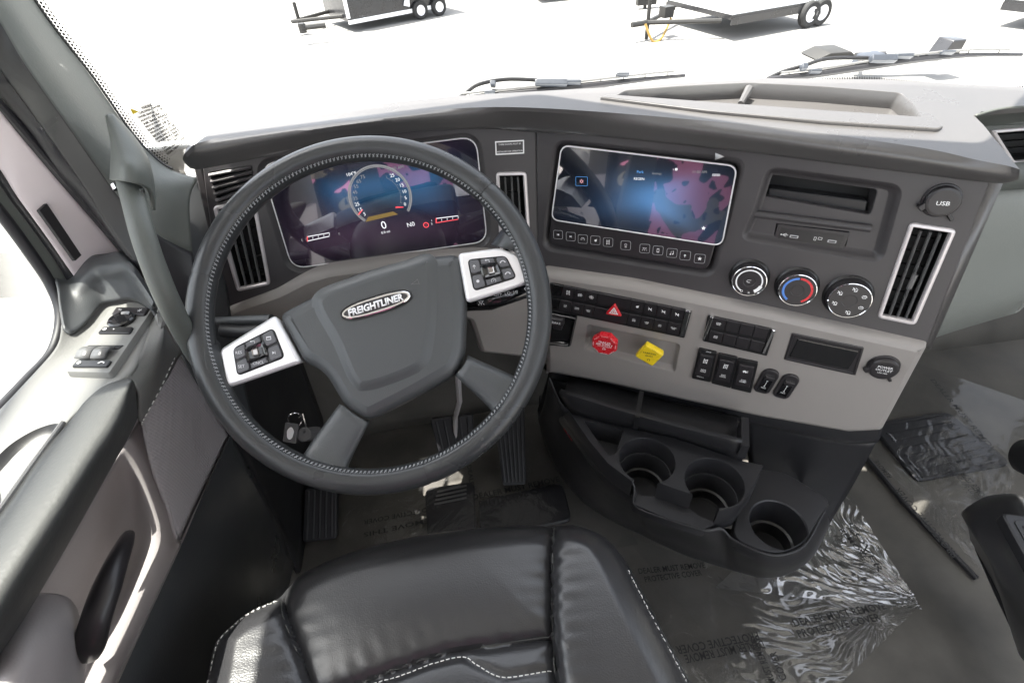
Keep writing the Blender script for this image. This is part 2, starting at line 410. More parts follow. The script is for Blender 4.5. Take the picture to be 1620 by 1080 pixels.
# bezel of the display
mb = MB(); bo = off(scrL, -.0022)
mb.rings(FD1, bo, [(0, -.012), (0, -.006), (.0004, -.0053), (.0016, -.0053), (.0020, -.0065)], False)
inst = mb.build('instrument_display', M['silver'], dash)
c1 = FD1.uv(603, 300); cw = FD1.uv(770, 300)[0]-c1[0]
screen_part('display_glass', FD1, off(scrL, -.0006), -.0062, M['scrA'],
            [(c1[0]-.055, c1[1], .035, .028, (.005, .02, .045)), (c1[0]+.06, c1[1]+.003, .045, .03, (.006, .025, .055)), (c1[0], c1[1]-.005, .02, .012, (.008, .03, .05)),
             (c1[0]-.02, c1[1]-.07, .14, .03, (.012, .007, .012)), (c1[0], c1[1]+.055, .09, .02, (.015, .008, .015))], inst)  # faint purple emission along the bottom and top of the cluster
mb = MB(); n_ = -.0057
g0 = FD1.at(*FD1.uv(601, 313), n_, math.radians(7))
def arc(Fr, r0, r1, a0, a1, n=0, k=40):
    o_, i_ = [], []
    for j in range(k+1):
        a = math.radians(a0+(a1-a0)*j/k); o_.append((r1*math.cos(a), r1*math.sin(a))); i_.append((r0*math.cos(a), r0*math.sin(a)))
    V = [Fr.P(x, y, n) for x, y in o_+i_]; return V, [(j, j+1, k+2+j, k+1+j)[::-1] for j in range(k)]
V, Fs = arc(g0, .0455, .0478, -42, 222); mb.add(V, [f[::-1] for f in Fs], 1)
V, Fs = arc(g0, .0437, .0450, -42, 222); mb.add(V, [f[::-1] for f in Fs], 1)
for i, tx in enumerate(['5', '15', '25', '35', '45', '55', '65', '75']):
    a = math.radians(213-i*14); mb.text(g0, tx, .0052, 0, 0 if i < 3 else 1, a=.0375*math.cos(a), b=.0375*math.sin(a))
for i, tx in enumerate(['0', '5', '10', '15', '20', '25']):
    a = math.radians(-30+i*15); mb.text(g0, tx, .0050, 0, 0, a=.0380*math.cos(a), b=.0380*math.sin(a))
for k_ in range(26):
    a = math.radians(-30+k_*3.4); V, Fs = arc(g0, .030, .0315 if k_ % 5 else .0335, math.degrees(a), math.degrees(a)+.9, 0, 1); mb.add(V, [f[::-1] for f in Fs], 1)
for (px_, py_, rt) in ((570, 336, 35), (632, 328, -12)):
    F_ = FD1.atpx(px_, py_, n_, math.radians(7+rt)); mb.add([F_.P(x, y) for x, y in ((-.006, -.0012), (.006, -.0005), (.006, .0008), (-.006, .0012))], [(0, 1, 2, 3)], 2)
F_ = FD1.atpx(603, 342, n_, math.radians(7)); mb.add([F_.P(x, y) for x, y in ((-.026, -.0035), (.026, -.003), (.02, .003), (-.02, .003))], [(0, 1, 2, 3)], 3)
def tx(Fr, x, y, s, h, m=0, rot=7, n=n_): mb.text(Fr.atpx(x, y, n, math.radians(rot)), s, h, 0, m)
tx(FD1, 607, 356, '0', .0125); tx(FD1, 610, 367, '0.0 mi', .004); tx(FD1, 650, 355, 'N0', .007); tx(FD1, 556, 275, '104°F', .005); tx(FD1, 626, 266, '11:50 AM', .0045, 1)
tx(FD1, 537, 370, 'F', .004, 1); tx(FD1, 683, 349, '1', .003); tx(FD1, 683, 354, '2', .003); tx(FD1, 478, 380, 'E', .004, 1)
for (x0, y0, x1, y1) in ((485, 380, 520, 373), (690, 351, 725, 346)):
    for dy, m_ in ((-3.5, 0), (3.5, 2 if x0 > 600 else 0)):
        a, b = FD1.P(*FD1.uv(x0, y0+dy), n_), FD1.P(*FD1.uv(x1, y1+dy*.8), n_); mb.tube([a, b], .0006, 4, m=m_)
    a, b = FD1.P(*FD1.uv(x0, y0-4), n_), FD1.P(*FD1.uv(x0, y0+4), n_); mb.tube([a, b], .0008, 4, m=2)
    for k_ in range(5):
        q = (x0+(x1-x0)*k_/4, y0+(y1-y0)*k_/4); mb.tube([FD1.P(*FD1.uv(q[0], q[1]-1.5), n_), FD1.P(*FD1.uv(q[0], q[1]+1.5), n_)], .0004, 4, m=0)
F_ = FD1.atpx(674, 356, n_); mb.cap(F_, circ(0, 0, .0045, 20), [circ(0, 0, .0033, 20)], 0, 2); mb.text(F_, '!', .004, 0, 2)
mb.build('display_readout', [M['ewhite'], M['edim'], M['ered'], M['eamber']], inst, kind='stuff')

# --- right half: centre stack panel
P2 = [(847, 185), (1000, 196), (1300, 236), (1568, 286), (1466, 548), (1200, 500), (870, 432), (851, 428)]
tab_px = [(887, 228), (1168, 261), (1120, 428), (867, 386)]
L2 = ccw(FD2.tr(P2)); tabL = rpoly(FD2.tr(tab_px, .006), 0.014, 6)
tabH = off(rpoly(FD2.tr([(880, 224), (1178, 255), (1126, 437), (860, 393)]), .016, 6), -.004)
slotR = rpoly(FD2.tr([(1212, 262), (1432, 292), (1397, 418), (1168, 380), (1190, 335)]), .018, 6)
trayR = [(1214, 274), (1390, 299), (1378, 341), (1206, 311)]
usb_px = [(1228, 353), (1344, 366), (1336, 400), (1222, 384)]
vC = [(1440, 352), (1512, 363), (1447, 513), (1388, 501)]
vLC = rpoly(FD2.tr(vC), .006)
kn = [(1185, 438, 30), (1260, 452, 31), (1341, 468, 33)]
mb = MB()
mb.rings(FD2, L2, [(0, -0.05), (0, -0.002), (0.0015, 0)], True, holes=[tabH, slotR, off(vLC, .002)])
mb.rings(FD2, tabH, [(0, 0), (.003, -.001), (.007, -.004), (.011, -.010), (.013, -.018)], True)
sl = off(slotR, .012)
tr_ = rpoly(FD2.tr(trayR, -.012), .006); us_ = rpoly(FD2.tr(usb_px, -.012), .002)
mb.rings(FD2, slotR, [(0, 0), (.002, -.0008), (.006, -.006), (.009, -.0105), (.012, -.012)], True, holes=[tr_, us_])
mb.rings(FD2, tr_, [(0, -.012), (.001, -.013), (.002, -.045)], True, mcap=1)
mb.rings(FD2, us_, [(0, -.012), (.0, -.02)], True, mcap=1)
mb.build('centre_stack_panel', [M['dash'], M['void']], dash)
# divider ridge between the pocket and the usb strip
mb = MB(); a = FD2.P(*FD2.uv(1182, 337, -.008), -.009); b = FD2.P(*FD2.uv(1378, 362, -.008), -.009)
mb.tube([a, b], [.005, .005], 10, up=FD2.n, flat=.9); mb.build('pocket_ridge', M['dash'], dash)
mb = MB(); mb.slab(FD2, rpoly(FD2.tr([(1216, 295), (1372, 315), (1368, 333), (1213, 311)], -.03), .003), -.043, -.022, .002); mb.build('slot_insert', M['dark'], dash)
mb = MB(); F_, w_, h_ = qframe(FD2, FD2.tr(usb_px, -.012), -.012)
mb.slab(F_, rrect(0, 0, w_*.98, h_*.94, .002), -.006, .0012, .001, holes=[])
mb.slab(F_, rrect(0, 0, w_*.86, h_*.6, .001), .0012, .0016, .0003, m=1)
for x, g in ((-.22, 0), (.30, 1)):
    mb.slab(F_, rrect(w_*x, -.001, .011, .004, .001), .0014, .0022, .0005, m=2); mb.slab(F_, rrect(w_*x, -.001, .008, .0018, .0005), .002, .0026, .0002, m=0)
fx = -w_*.36; mb.tube([F_.P(fx-.004, 0, .0018), F_.P(fx+.005, 0, .0018)], .0003, 4, m=3); mb.tube([F_.P(fx-.002, 0, .0018), F_.P(fx+.001, .0018, .0018), F_.P(fx+.003, .0018, .0018)], .0003, 4, m=3)
mb.tube([F_.P(fx-.002, 0, .0018), F_.P(fx+.001, -.0018, .0018), F_.P(fx+.003, -.0018, .0018)], .0003, 4, m=3); mb.cap(F_, circ(fx-.004, 0, .0009, 10), (), .0019, 3)
fx = w_*.10
for (cx_, cy_, ww, hh) in ((fx-.003, 0, .003, .0048), (fx+.003, .001, .005, .0036)):
    mb.cap(F_, rrect(cx_, cy_, ww, hh, .0005), [rrect(cx_, cy_, ww-.0009, hh-.0009, .0003)], .0019, 3)
mb.build('usb_port_strip', [M['button'], M['black'], M['pale'], M['white']], dash, label='black strip with two USB ports')

# --- vents
def vent(Fr, q, parent, n=3, rows=5, label=None, kn_=None):
    L = rpoly(Fr.tr(q), .006); mb = MB()
    mb.rings(Fr, L, [(-.0008, -.004), (-.0008, .0015), (0, .0028), (.0012, .0034), (.0034, .0034), (.0046, .002), (.0048, -.004)], False)
    fr = mb.build('air_vent', M['ventframe'], parent, label=label)
    mb = MB(); mb.rings(Fr, off(L, .0046), [(0, -.003), (0, -.034)], True); mb.build('vent_duct', M['void'], fr)
    Q = Fr.tr(q, -.006)
    for i in range(n):
        s = (i+1)/(n+1)*.86+.07; a, b = bil(Q, s, .055), bil(Q, s, .945)
        s_ = MB(); s_.tube([Fr.P(*a, -.006), Fr.P(*b, -.006)], .0016, 8, up=Fr.n, flat=2.6); s_.build('slat', M['slat'], fr)
    for i in range(rows):
        t = (i+1)/(rows+1); a, b = bil(Q, .08, t), bil(Q, .92, t)
        s_ = MB(); s_.tube([Fr.P(*a, -.020), Fr.P(*b, -.020)], .0009, 6, up=Fr.n, flat=4); s_.build('rear_fin', M['black'], fr)
    if kn_:
        s, t = kn_; a, b = bil(Q, s+.012, t-.075), bil(Q, s-.012, t+.075); s_ = MB(); s_.tube([Fr.P(*a, -.003), Fr.P(*b, -.003)], .0034, 8, up=Fr.n, flat=1.0); s_.build('vent_tab', M['slat'], fr)
    return fr
vent(FD1, vA, dash, 3, 5, 'silver framed vent left of the instrument display')
vent(FD1, vB, dash, 3, 3, 'silver framed vent between instrument display and touchscreen')
vent(FD2, vC, dash, 3, 6, 'tall silver framed vent at the right end of the centre stack', (.5, .55))

# --- warning plate
q = FD1.tr([(782, 223), (829, 221), (830, 243), (784, 246)]); F_, w_, h_ = qframe(FD1, q)
mb = MB(); mb.slab(F_, rrect(0, 0, w_, h_, .001), 0, .0008, .0002)
mb.cap(F_, rrect(0, 0, w_*.98, h_*.96, .0005), [rrect(0, 0, w_*.9, h_*.78, .0003)], .001, 1)
mb.text(F_, 'THERE DOORS MUST BE', .0022, .001, 1, width=w_*.76, b=h_*.24); mb.text(F_, 'INSTALLED FOR OPERATION', .0022, .001, 1, width=w_*.86, b=-h_*.26)
mb.build('warning_plate', [M['dash'], M['white']], dash)
# crease beside the display
# --- tablet
mb = MB(); q = FD2.tr(tab_px, .006); scr_q = FD2.tr([(889, 231), (1165, 264), (1141, 388), (873, 347)], .0075)
mb.rings(FD2, tabL, [(.001, -.018), (0, -.002), (0, .004), (.0008, .0056), (.002, .006)], True)
tab = mb.build('touchscreen', M['button'], dash, label='tablet style touchscreen with silver rim above a row of soft keys')
sL = rpoly(scr_q, .012, 8)
mb = MB(); mb.rings(FD2, off(sL, -.0018), [(0, .0055), (0, .0075), (.0005, .008), (.0016, .008), (.002, .0074)], False); mb.build('screen_rim', M['silver'], tab)
cs = FD2.uv(1040, 310, .0075)
screen_part('screen_glass', FD2, sL, .0074, M['scrB'], [(cs[0], cs[1]-.004, .045, .035, (.015, .045, .095)), (cs[0]+.0, cs[1]-.03, .09, .05, (.008, .015, .03))], tab)
mb = MB(); n_ = .0078
def tt(x, y, s, h, m=0, rot=-9): mb.text(FD2.atpx(x, y, n_, math.radians(rot*0)), s, h, 0, m)
tt(1013, 272, 'Park', .0036, 2); tt(1039, 275, 'Settings', .0038, 1); tt(1011, 283, 'REGEN', .0034, 0); tt(1107, 272, '11:50 AM', .0034, 1); tt(1068, 268, '◂ ■', .0032, 0); tt(1133, 277, '▤▤▤', .0030, 0)
F_ = FD2.atpx(920, 287, n_); mb.cap(F_, rrect(0, 0, .018, .0135, .0012), [rrect(0, 0, .0172, .0127, .001)], 0, 2)
mb.cap(F_, [(.0035*(1 if i % 2 else .55)*math.cos(i*math.pi/6), .0035*(1 if i % 2 else .55)*math.sin(i*math.pi/6)) for i in range(12)], [circ(0, 0, .0012, 8)], .0001, 3)
F_ = FD2.atpx(1113, 361, n_); mb.cap(F_, [((.0034 if i % 2 == 0 else .0014)*math.cos(math.pi/2+i*math.pi/5), (.0034 if i % 2 == 0 else .0014)*math.sin(math.pi/2+i*math.pi/5)) for i in range(10)], (), 0, 0)
mb.build('screen_readout', [M['ewhite'], M['edim'], M['eblue'], M['epink']], tab, kind='stuff')
keys = [(883, 371, 'I◂'), (903, 374, '▸I'), (922, 378, '◠'), (942, 380, '♨'), (962, 383, 'TXT'), (990, 388, '⏻'), (1020, 393, '☼'), (1041, 396, '▯'), (1063, 400, '♫'), (1084, 404, 'VOL'), (1107, 409, '+')]
def icon(mb, F_, k, m, s=.0042):
    P_ = lambda L: [F_.P(x*s, y*s, .0006) for x, y in L]
    def ln(L, r=.09, cl=False): mb.tube([F_.P(x*s, y*s, .0004) for x, y in L], r*s, 4, cl, m)
    def poly(L, h=()): mb.cap(F_, [(x*s, y*s) for x, y in L], [[(x*s, y*s) for x, y in hh] for hh in h], .0006, m)
    C_ = lambda cx, cy, r, n=14, a0=0, a1=360: [(cx+r*math.cos(math.radians(a0+(a1-a0)*i/n)), cy+r*math.sin(math.radians(a0+(a1-a0)*i/n))) for i in range(n+(a1-a0 != 360))]
    if k == 'prev': poly([(.5, .5), (-.3, 0), (.5, -.5)]); ln([(-.4, .5), (-.4, -.5)])
    elif k == 'next': poly([(-.5, -.5), (.3, 0), (-.5, .5)]); ln([(.4, .5), (.4, -.5)])
    elif k == 'gauge': ln(C_(0, -.1, .8, 14, -40, 220)); ln([(0, -.1), (.4, .4)]); ln([(0, -.2), (-.1, -.1)], .16)
    elif k == 'fan': poly(C_(.1, -.1, .55)); poly([(.1, .2), (.8, .8), (.6, .1)])
    elif k == 'axle': ln([(-.6, .8), (.6, .8)]); ln([(0, .8), (0, -.8)]); ln([(-.6, 0), (.6, 0)]); ln([(-.6, -.8), (.6, -.8)]); [ln([(a, b-.3), (a, b+.3)], .14) for a in (-.6, .6) for b in (.8, 0, -.8)]
    elif k == 'home': ln(C_(0, .3, .5, 12)[:], cl=True); ln([(-.5, -.6), (.5, -.6)]); ln([(-.4, -.95), (.4, -.95)])
    elif k == 'lamp': ln(C_(0, .2, .6, 10, 180, 360)); ln([(-.9, .3), (.9, .3)]); [ln([(a, -.55), (a*1.4, -1)]) for a in (-.7, 0, .7)]
    elif k == 'phone': poly([(-.5, -.9), (.5, -.9), (.5, .9), (-.5, .9)], [[(-.35, -.6), (.35, -.6), (.35, .65), (-.35, .65)]])
    elif k == 'music': ln([(-.4, -.6), (-.4, .7), (.6, .9), (.6, -.4)], .13); poly(C_(-.6, -.65, .3)); poly(C_(.4, -.45, .3))
    elif k == 'star': poly([((1 if i % 2 == 0 else .42)*math.cos(math.pi/2+i*math.pi/5), (1 if i % 2 == 0 else .42)*math.sin(math.pi/2+i*math.pi/5)) for i in range(10)])
    elif k == 'ring': ln(C_(0, 0, .8, 16), cl=True); ln([(-.4, 0), (.4, 0)])
    elif k == 'snow': [ln([(math.cos(a), math.sin(a)), (-math.cos(a), -math.sin(a))], .1) for a in (0, 1.047, 2.094)]
    elif k == 'recirc': ln([(.6, .5), (-.4, .5), (-.8, .2), (-.8, -.1), (-.4, -.4), (.3, -.4)], .13); poly([(.3, -.05), (.9, -.4), (.3, -.75)])
    elif k == 'beam': ln(C_(.3, 0, .6, 10, -90, 90)); ln([(.3, .6), (.3, -.6)]); [ln([(.1, b), (-.9, b-.2)]) for b in (.5, 0, -.5)]
    elif k == 'sun': poly(C_(0, 0, .35)); [ln([(math.cos(i*.785)*.55, math.sin(i*.785)*.55), (math.cos(i*.785), math.sin(i*.785))], .1) for i in range(8)]
    elif k == 'truck': poly([(-1, -.3), (.4, -.3), (.4, .2), (-.1, .2), (-.1, .5), (-.6, .5), (-1, .1)]); poly(C_(-.6, -.45, .26)); poly(C_(.2, -.45, .26)); ln([(.7, .5), (.7, -.5), (.9, -.2)])
    elif k == 'off': ln([(-.8, .8), (.8, -.8)], .1); ln([(-.5, -.7), (-.5, .5)]); ln([(.5, -.5), (.5, .7)]); ln([(-.8, 0), (.8, 0)])
    elif k == 'seat': ln([(-.8, .7), (-.1, .1), (-.1, -.7), (.6, -.7), (.7, -.2)], .2); poly(C_(-.75, .0, .2)); ln([(.1, .7), (.9, .1)], .1)
    elif k == 'defrost': ln(C_(0, -.5, 1.0, 8, 30, 150)); ln([(-.85, .0), (-.5, -.6), (.5, -.6), (.85, .0)]); [ln([(a, -.3), (a+.1, .2), (a, .6)], .07) for a in (-.35, 0, .35)]
    elif k == 'phoneup': ln(C_(0, -.4, .8, 10, 20, 160), .2); [poly(C_(a, -.15, .25)) for a in (-.8, .8)]
    elif k == 'voice': poly(C_(-.1, .2, .3)); ln([(-.6, .1), (-.1, -.5), (.4, .1)]); ln([(-.1, -.5), (-.1, -.9)])
    elif k == 'window': poly([(-.8, -.6), (.8, -.6), (.8, .6), (-.8, .6)], [[(-.6, -.4), (.6, -.4), (.6, .2), (-.6, .2)]])
    elif k == 'back': ln([(.6, -.5), (.6, .3), (-.5, .3)], .14); poly([(-.4, .7), (-.9, .3), (-.4, -.1)])
    elif k == 'dot': poly(C_(0, 0, .55))
kk = ['prev', 'next', 'gauge', 'fan', 'axle', 'home', 'lamp', 'phone', 'music', 'voice', 'star']
for i, (x, y, _) in enumerate(keys):
    F_ = FD2.atpx(x, y, .006); s_ = MB(); kw = .0155; 
    s_.slab(F_, rrect(0, 0, kw, kw*.95, .003), -.001, .0005, .0003)
    s_.cap(F_, rrect(0, 0, kw*.98, kw*.93, .003), [rrect(0, 0, kw*.92, kw*.87, .0026)], .00065, 1)
    icon(s_, F_, kk[i], 2, .0034); s_.build('soft_key', [M['button'], M['pale'], M['white']], tab)
mb = MB(); mb.tube([FD2.P(*FD2.uv(893, 373, .006), .0068), FD2.P(*FD2.uv(893.5, 373, .006), .0068)], .0006, 6); 
# little transparent film tab on the top edge
F_ = FD2.atpx(1138, 247, .010, .3); s_ = MB(); s_.add([F_.P(-.006, -.004), F_.P(.006, -.002, .002), F_.P(-.004, .006, .003)], [(0, 1, 2)]); s_.build('film_pull_tab', M['pale'], tab, solid=.0003)

mb = MB(); mb.tube([FD1.P(*FD1.uv(847, 190), -.003), FD1.P(*FD1.uv(851, 428), -.003)], .0028, 6); mb.build('panel_seam', M['black'], dash)
# --- climate knobs
def knob(x, y, rpx, kind, label):
    F_ = FD2.atpx(x, y, .0, 0); r = rpx*.80*np.linalg.norm(FD2.P(*FD2.uv(x, y))-CAM)/FPX/1.02
    mb = MB(); mb.rings(F_, circ(0, 0, r*1.16, 48), [(0, 0), (.001, .002), (.003, .003), (.005, .002)], True); k0 = mb.build('climate_knob', M['black'], dash, label=label)
    F2 = F_.at(0, 0, .0); mb = MB()
    mb.rings(F2, circ(0, 0, r*1.02, 56), [(0, .002), (.0005, .014), (.0012, .0155)], True); mb.build('knob_barrel', M['button'], k0)
    mb = MB(); mb.rings(F2, circ(0, 0, r*.98, 56), [(0, .0150), (.0003, .0162), (.0011, .0165), (.0018, .0158)], False); mb.tube([F2.P(-r*.93, -r*.05, .0163), F2.P(-r*.99, -r*.053, .0163)], .0016, 8); mb.build('chrome_ring', M['chrome'], k0)
    mb = MB(); mb.rings(F2, circ(0, 0, r*.93, 48), [(0, .0150), (.0006, .0160)], True, holes=[circ(0, 0, r*.34, 32)]); mb.rings(F2, circ(0, 0, r*.34, 32), [(0, .016), (.001, .0152), (.003, .0148)], True)
    m_ = [M['button'], M['white'], M['red'], M['bluep'], M['egreen']]
    if kind == 0:
        V, Fs = arc(F2, r*.68, r*.76, -60, 240, .0163); mb.add(V, [f[::-1] for f in Fs], 1); V, Fs = arc(F2, r*.62, r*.82, -60, -20, .0162); mb.add(V, [f[::-1] for f in Fs], 1)
        icon(mb, F2.at(0, 0, .0148), 'recirc', 1, .004); mb.cap(F2, circ(-r*.33, -r*.66, .0018, 14), [circ(-r*.33, -r*.66, .0012, 14)], .0163, 1); icon(mb, F2.at(r*.08, -r*.72, .0162), 'snow', 1, .0018)
    if kind == 1:
        V, Fs = arc(F2, r*.66, r*.78, -65, 88, .0163); mb.add(V, [f[::-1] for f in Fs], 2); V, Fs = arc(F2, r*.66, r*.78, 92, 235, .0163); mb.add(V, [f[::-1] for f in Fs], 3)
        icon(mb, F2.at(0, r*.12, .0148), 'snow', 1, .0026); mb.cap(F2.at(-r*.06, -r*.16, .015), circ(0, 0, .0009, 10), (), .0, 4)
    if kind == 2:
        for i, a in enumerate((90, 35, -20, -75, 205, 150)): icon(mb, F2.at(r*.65*math.cos(math.radians(a-8)), r*.65*math.sin(math.radians(a-8)), .0160), ('seat', 'defrost', 'defrost', 'seat', 'seat', 'seat')[i], 1, .0036)
    mb.build('knob_face', m_, k0)
M['bluep'] = mat('blue_print', (0.08, 0.22, 0.62), 0.4)
knob(*kn[0], 0, 'fan speed knob, leftmost of the three climate knobs'); knob(*kn[1], 1, 'temperature knob with blue and red arc'); knob(*kn[2], 2, 'airflow knob with white figure symbols')

# --- round socket caps
def cap_round(Fr, x, y, r, lines, parent, label, n=0.0, tab=(1, -1)):
    F_ = Fr.atpx(x, y, n); mb = MB()
    mb.rings(F_, circ(0, 0, r*1.12, 40), [(0, 0), (.0005, .0015), (.002, .002)], True)
    body = circ(0, 0, r, 40); body = [(a*(1.0), b) for a, b in body]
    mb.rings(F_, body, [(0, .002), (0, .007), (.0012, .0085), (.004, .009)], True)
    mb.slab(F_.at(-r*.95, -r*.35, .002, .8), rrect(0, 0, r*.55, r*.4, .002), 0, .006, .001)
    mb.slab(F_.at(r*.72, -r*.98, .0, -.9), rrect(0, 0, r*.7, r*.24, .0015), 0, .0045, .001)
    for i, (t, h, b, wd) in enumerate(lines): mb.text(F_, t, h, .0093, 1, width=wd, b=b, bold=.01)
    mb.build('socket_cap', [M['button'], M['white']], parent, label=label)
cap_round(FD2, 1489, 317, .0188, [('USB', .0052, -.001, .014)], dash, 'round black cap lettered USB')

# --- grey fascia, right
g_px = [(862, 421), (1000, 441), (1200, 481), (1468, 539), (1396, 673), (1340, 676), (1200, 652), (1060, 622), (960, 600), (866, 583)]
gL = ccw(FG.tr(g_px)); gL = rpoly(gL, .006, 3)
rec_px = [(928, 512), (1078, 544), (1069, 590), (923, 553)]
NF = .016
rec = rpoly(FG.tr(rec_px, NF), .008, 5)
mb = MB(); mb.rings(FG, gL, [(0, -.03), (0, .0), (.002, .008), (.006, .0135), (.012, NF)], True, holes=[rec])
mb.rings(FG, rec, [(0, NF), (.002, NF-.001), (.005, NF-.008), (.008, NF-.010)], True)
mb.build('switch_fascia', M['fascia'], dash, label='light grey switch fascia below the centre stack')
# --- grey fascia, left, under the display
gl_px = [(361, 480), (440, 453), (480, 432), (520, 420), (640, 404), (768, 392), (850, 414), (872, 424), (872, 586), (840, 562), (758, 553), (740, 500), (600, 520), (450, 520), (364, 508)]
mb = MB(); mb.rings(FGL, rpoly(FGL.tr(gl_px, .0), .008, 3), [(0, -.03), (0, .0), (.002, .007), (.006, .012), (.012, .015)], True); mb.build('lower_fascia', M['fascia'], dash)

# --- switch banks
def button(Fr, q, name, parent, txts=(), icons=(), n=NF, h=.0045, m=None, gap=.0004, label=None, rise=None, bev=.0008):
    F_, w_, h_ = qframe(Fr, q, n); mb = MB(); L = rpoly([(a, b) for a, b in [tuple(np.array([(np.array(Fr.P(*p, n))-F_.o)@F_.u, (np.array(Fr.P(*p, n))-F_.o)@F_.v])) for p in q]], .0008, 2)
    mb.rings(F_, off(L, gap), [(0, -.004), (0, h-bev), (bev*.4, h-bev*.3), (bev, h)], True)
    for (t, hh, b) in txts: mb.text(F_, t, hh, h+.0003, 1, b=b, bold=.015)
    for (k, s, b) in icons: icon(mb, F_.at(0, b, h), k, 1, s)
    return mb.build(name, [M['button'] if m is None else m, M['white']], parent, label=label)
def bankbase(q, name, label, n=NF, hh=.003, grow=.0012, m=None):
    L = rpoly(FG.tr(q, n), .0012, 2); mb = MB(); mb.rings(FG, off(L, -grow), [(0, n-.004), (0, n+hh-.0004), (.0004, n+hh)], True); return mb.build(name, M['black'] if m is None else m, dash, label=label)
b1 = [(870, 447), (1093, 491), (1082, 532), (862, 486)]; B1 = FG.tr(b1, NF+.004)
base = bankbase([(870, 447), (1093, 491), (1082, 532), (862, 486)], 'switch_bank', 'long bank of black switches with red hazard button')
xs = [0.0, .015, .09, .175, .258, .342]
fr_ = lambda x: (x-870)/223.0
cx_ = [fr_(v) for v in (876, 893, 913, 932, 950, 1004, 1024, 1044, 1065, 1085)]
tops = [None, 'axle', 'beam', 'sun', None, 'fan', 'off', 'off', 'off']
bots = [None, 'TRIP\nREC.', 'LOAD\nLIGHT', 'LIGHT\nTEST', None, 'ATC\nSPIN', 'LANE\nOFF', 'ESC\nOFF', 'REGEN\nOFF']
for i in range(9):
    qa = subq(B1, cx_[i], cx_[i+1], .02, .44); qb = subq(B1, cx_[i], cx_[i+1], .56, .98)
    button(FG, qa, 'switch_button', base, icons=[(tops[i], .0038, 0)] if tops[i] else (), m=M['gloss'] if i == 0 else None)
    button(FG, qb, 'switch_button', base, txts=[(bots[i], .0023, 0)] if bots[i] else (), m=M['gloss'] if i == 0 else None)
for s0, s1 in ((-.005, .02), (.965, 1.0)):
    q = subq(B1, s0, s1, .0, 1.0); F_, w_, h_ = qframe(FG, q, NF); mb = MB(); mb.slab(F_, rrect(0, 0, w_, h_, .001), 0, .006, .002); mb.build('chrome_end', M['chrome'], base)
Ft = FG.atpx(972, 489, NF+.0045); mb = MB(); tri = rpoly([(0, .0135), (-.0135, -.0105), (.0135, -.0105)], .003); mb.rings(Ft, tri, [(0, 0), (0, .003), (.0012, .0045)], True)
mb.cap(Ft, [(0, .0075), (-.0078, -.0064), (.0078, -.0064)], [[(0, .0045), (-.005, -.0048), (.005, -.0048)]], .0049, 1); mb.cap(Ft, [(0, .0028), (-.0034, -.0038), (.0034, -.0038)], [[(0, .0006), (-.0016, -.0027), (.0016, -.0027)]], .0049, 1)
mb.build('hazard_button', [M['red'], M['white']], base, label='red triangular hazard warning button')
b2 = [(1121, 499), (1225, 521), (1212, 560), (1113, 537)]; B2 = FG.tr(b2, NF+.004); base = bankbase(b2, 'switch_bank', 'short bank of eight switches, mostly blank')
for i in range(4):
    s0, s1 = .07+i*.215, .07+(i+1)*.215
    button(FG, subq(B2, s0, s1, .02, .44), 'switch_button', base, txts=[('OVER\nRIDE', .0024, 0)] if i == 0 else ())
    button(FG, subq(B2, s0, s1, .56, .98), 'switch_button', base, txts=[('ENG\nIDLE', .0024, 0)] if i == 0 else ())
for s0, s1 in ((.0, .06), (.94, 1.0)):
    q = subq(B2, s0, s1, .0, 1.0); F_, w_, h_ = qframe(FG, q, NF); mb = MB(); mb.slab(F_, rrect(0, 0, w_, h_, .001), 0, .006, .002); mb.build('chrome_end', M['chrome'], base)
for q_, k, ta, tb, tc, lb in (([(1107, 550), (1133, 556), (1123, 601), (1096, 595)], 'axle', 'LOCK', 'INTR\nAXLE', 'UNLOCK', 'rocker switch lettered for axle lock'),
                         ([(1138, 558), (1166, 564), (1155, 610), (1127, 603)], 'axle', '', 'DIFF\nLOCK', '', 'rocker switch lettered DIFF LOCK'),
                         ([(1169, 566), (1198, 572), (1187, 618), (1158, 611)], 'truck', '', 'SUSP\nDUMP', '', 'rocker switch lettered SUSP DUMP')):
    Q = FG.tr(q_, NF+.004); rk = bankbase(q_, 'rocker_switch', lb, hh=.0045)
    button(FG, subq(Q, .08, .92, .14, .50), 'rocker_upper', rk, icons=[(k, .0042, 0)], n=NF+.003, h=.006)
    button(FG, subq(Q, .08, .92, .50, .88), 'rocker_lower', rk, txts=[(tb, .0031, 0)], n=NF+.003, h=.0035)
    if ta:
        F_, w_, h_ = qframe(FG, Q, NF); s_ = MB(); s_.text(F_, ta, .0022, .0049, 0, b=h_*.44); s_.text(F_, tc, .0020, .0049, 0, b=-h_*.45); s_.build('switch_lettering', [M['white']], rk)
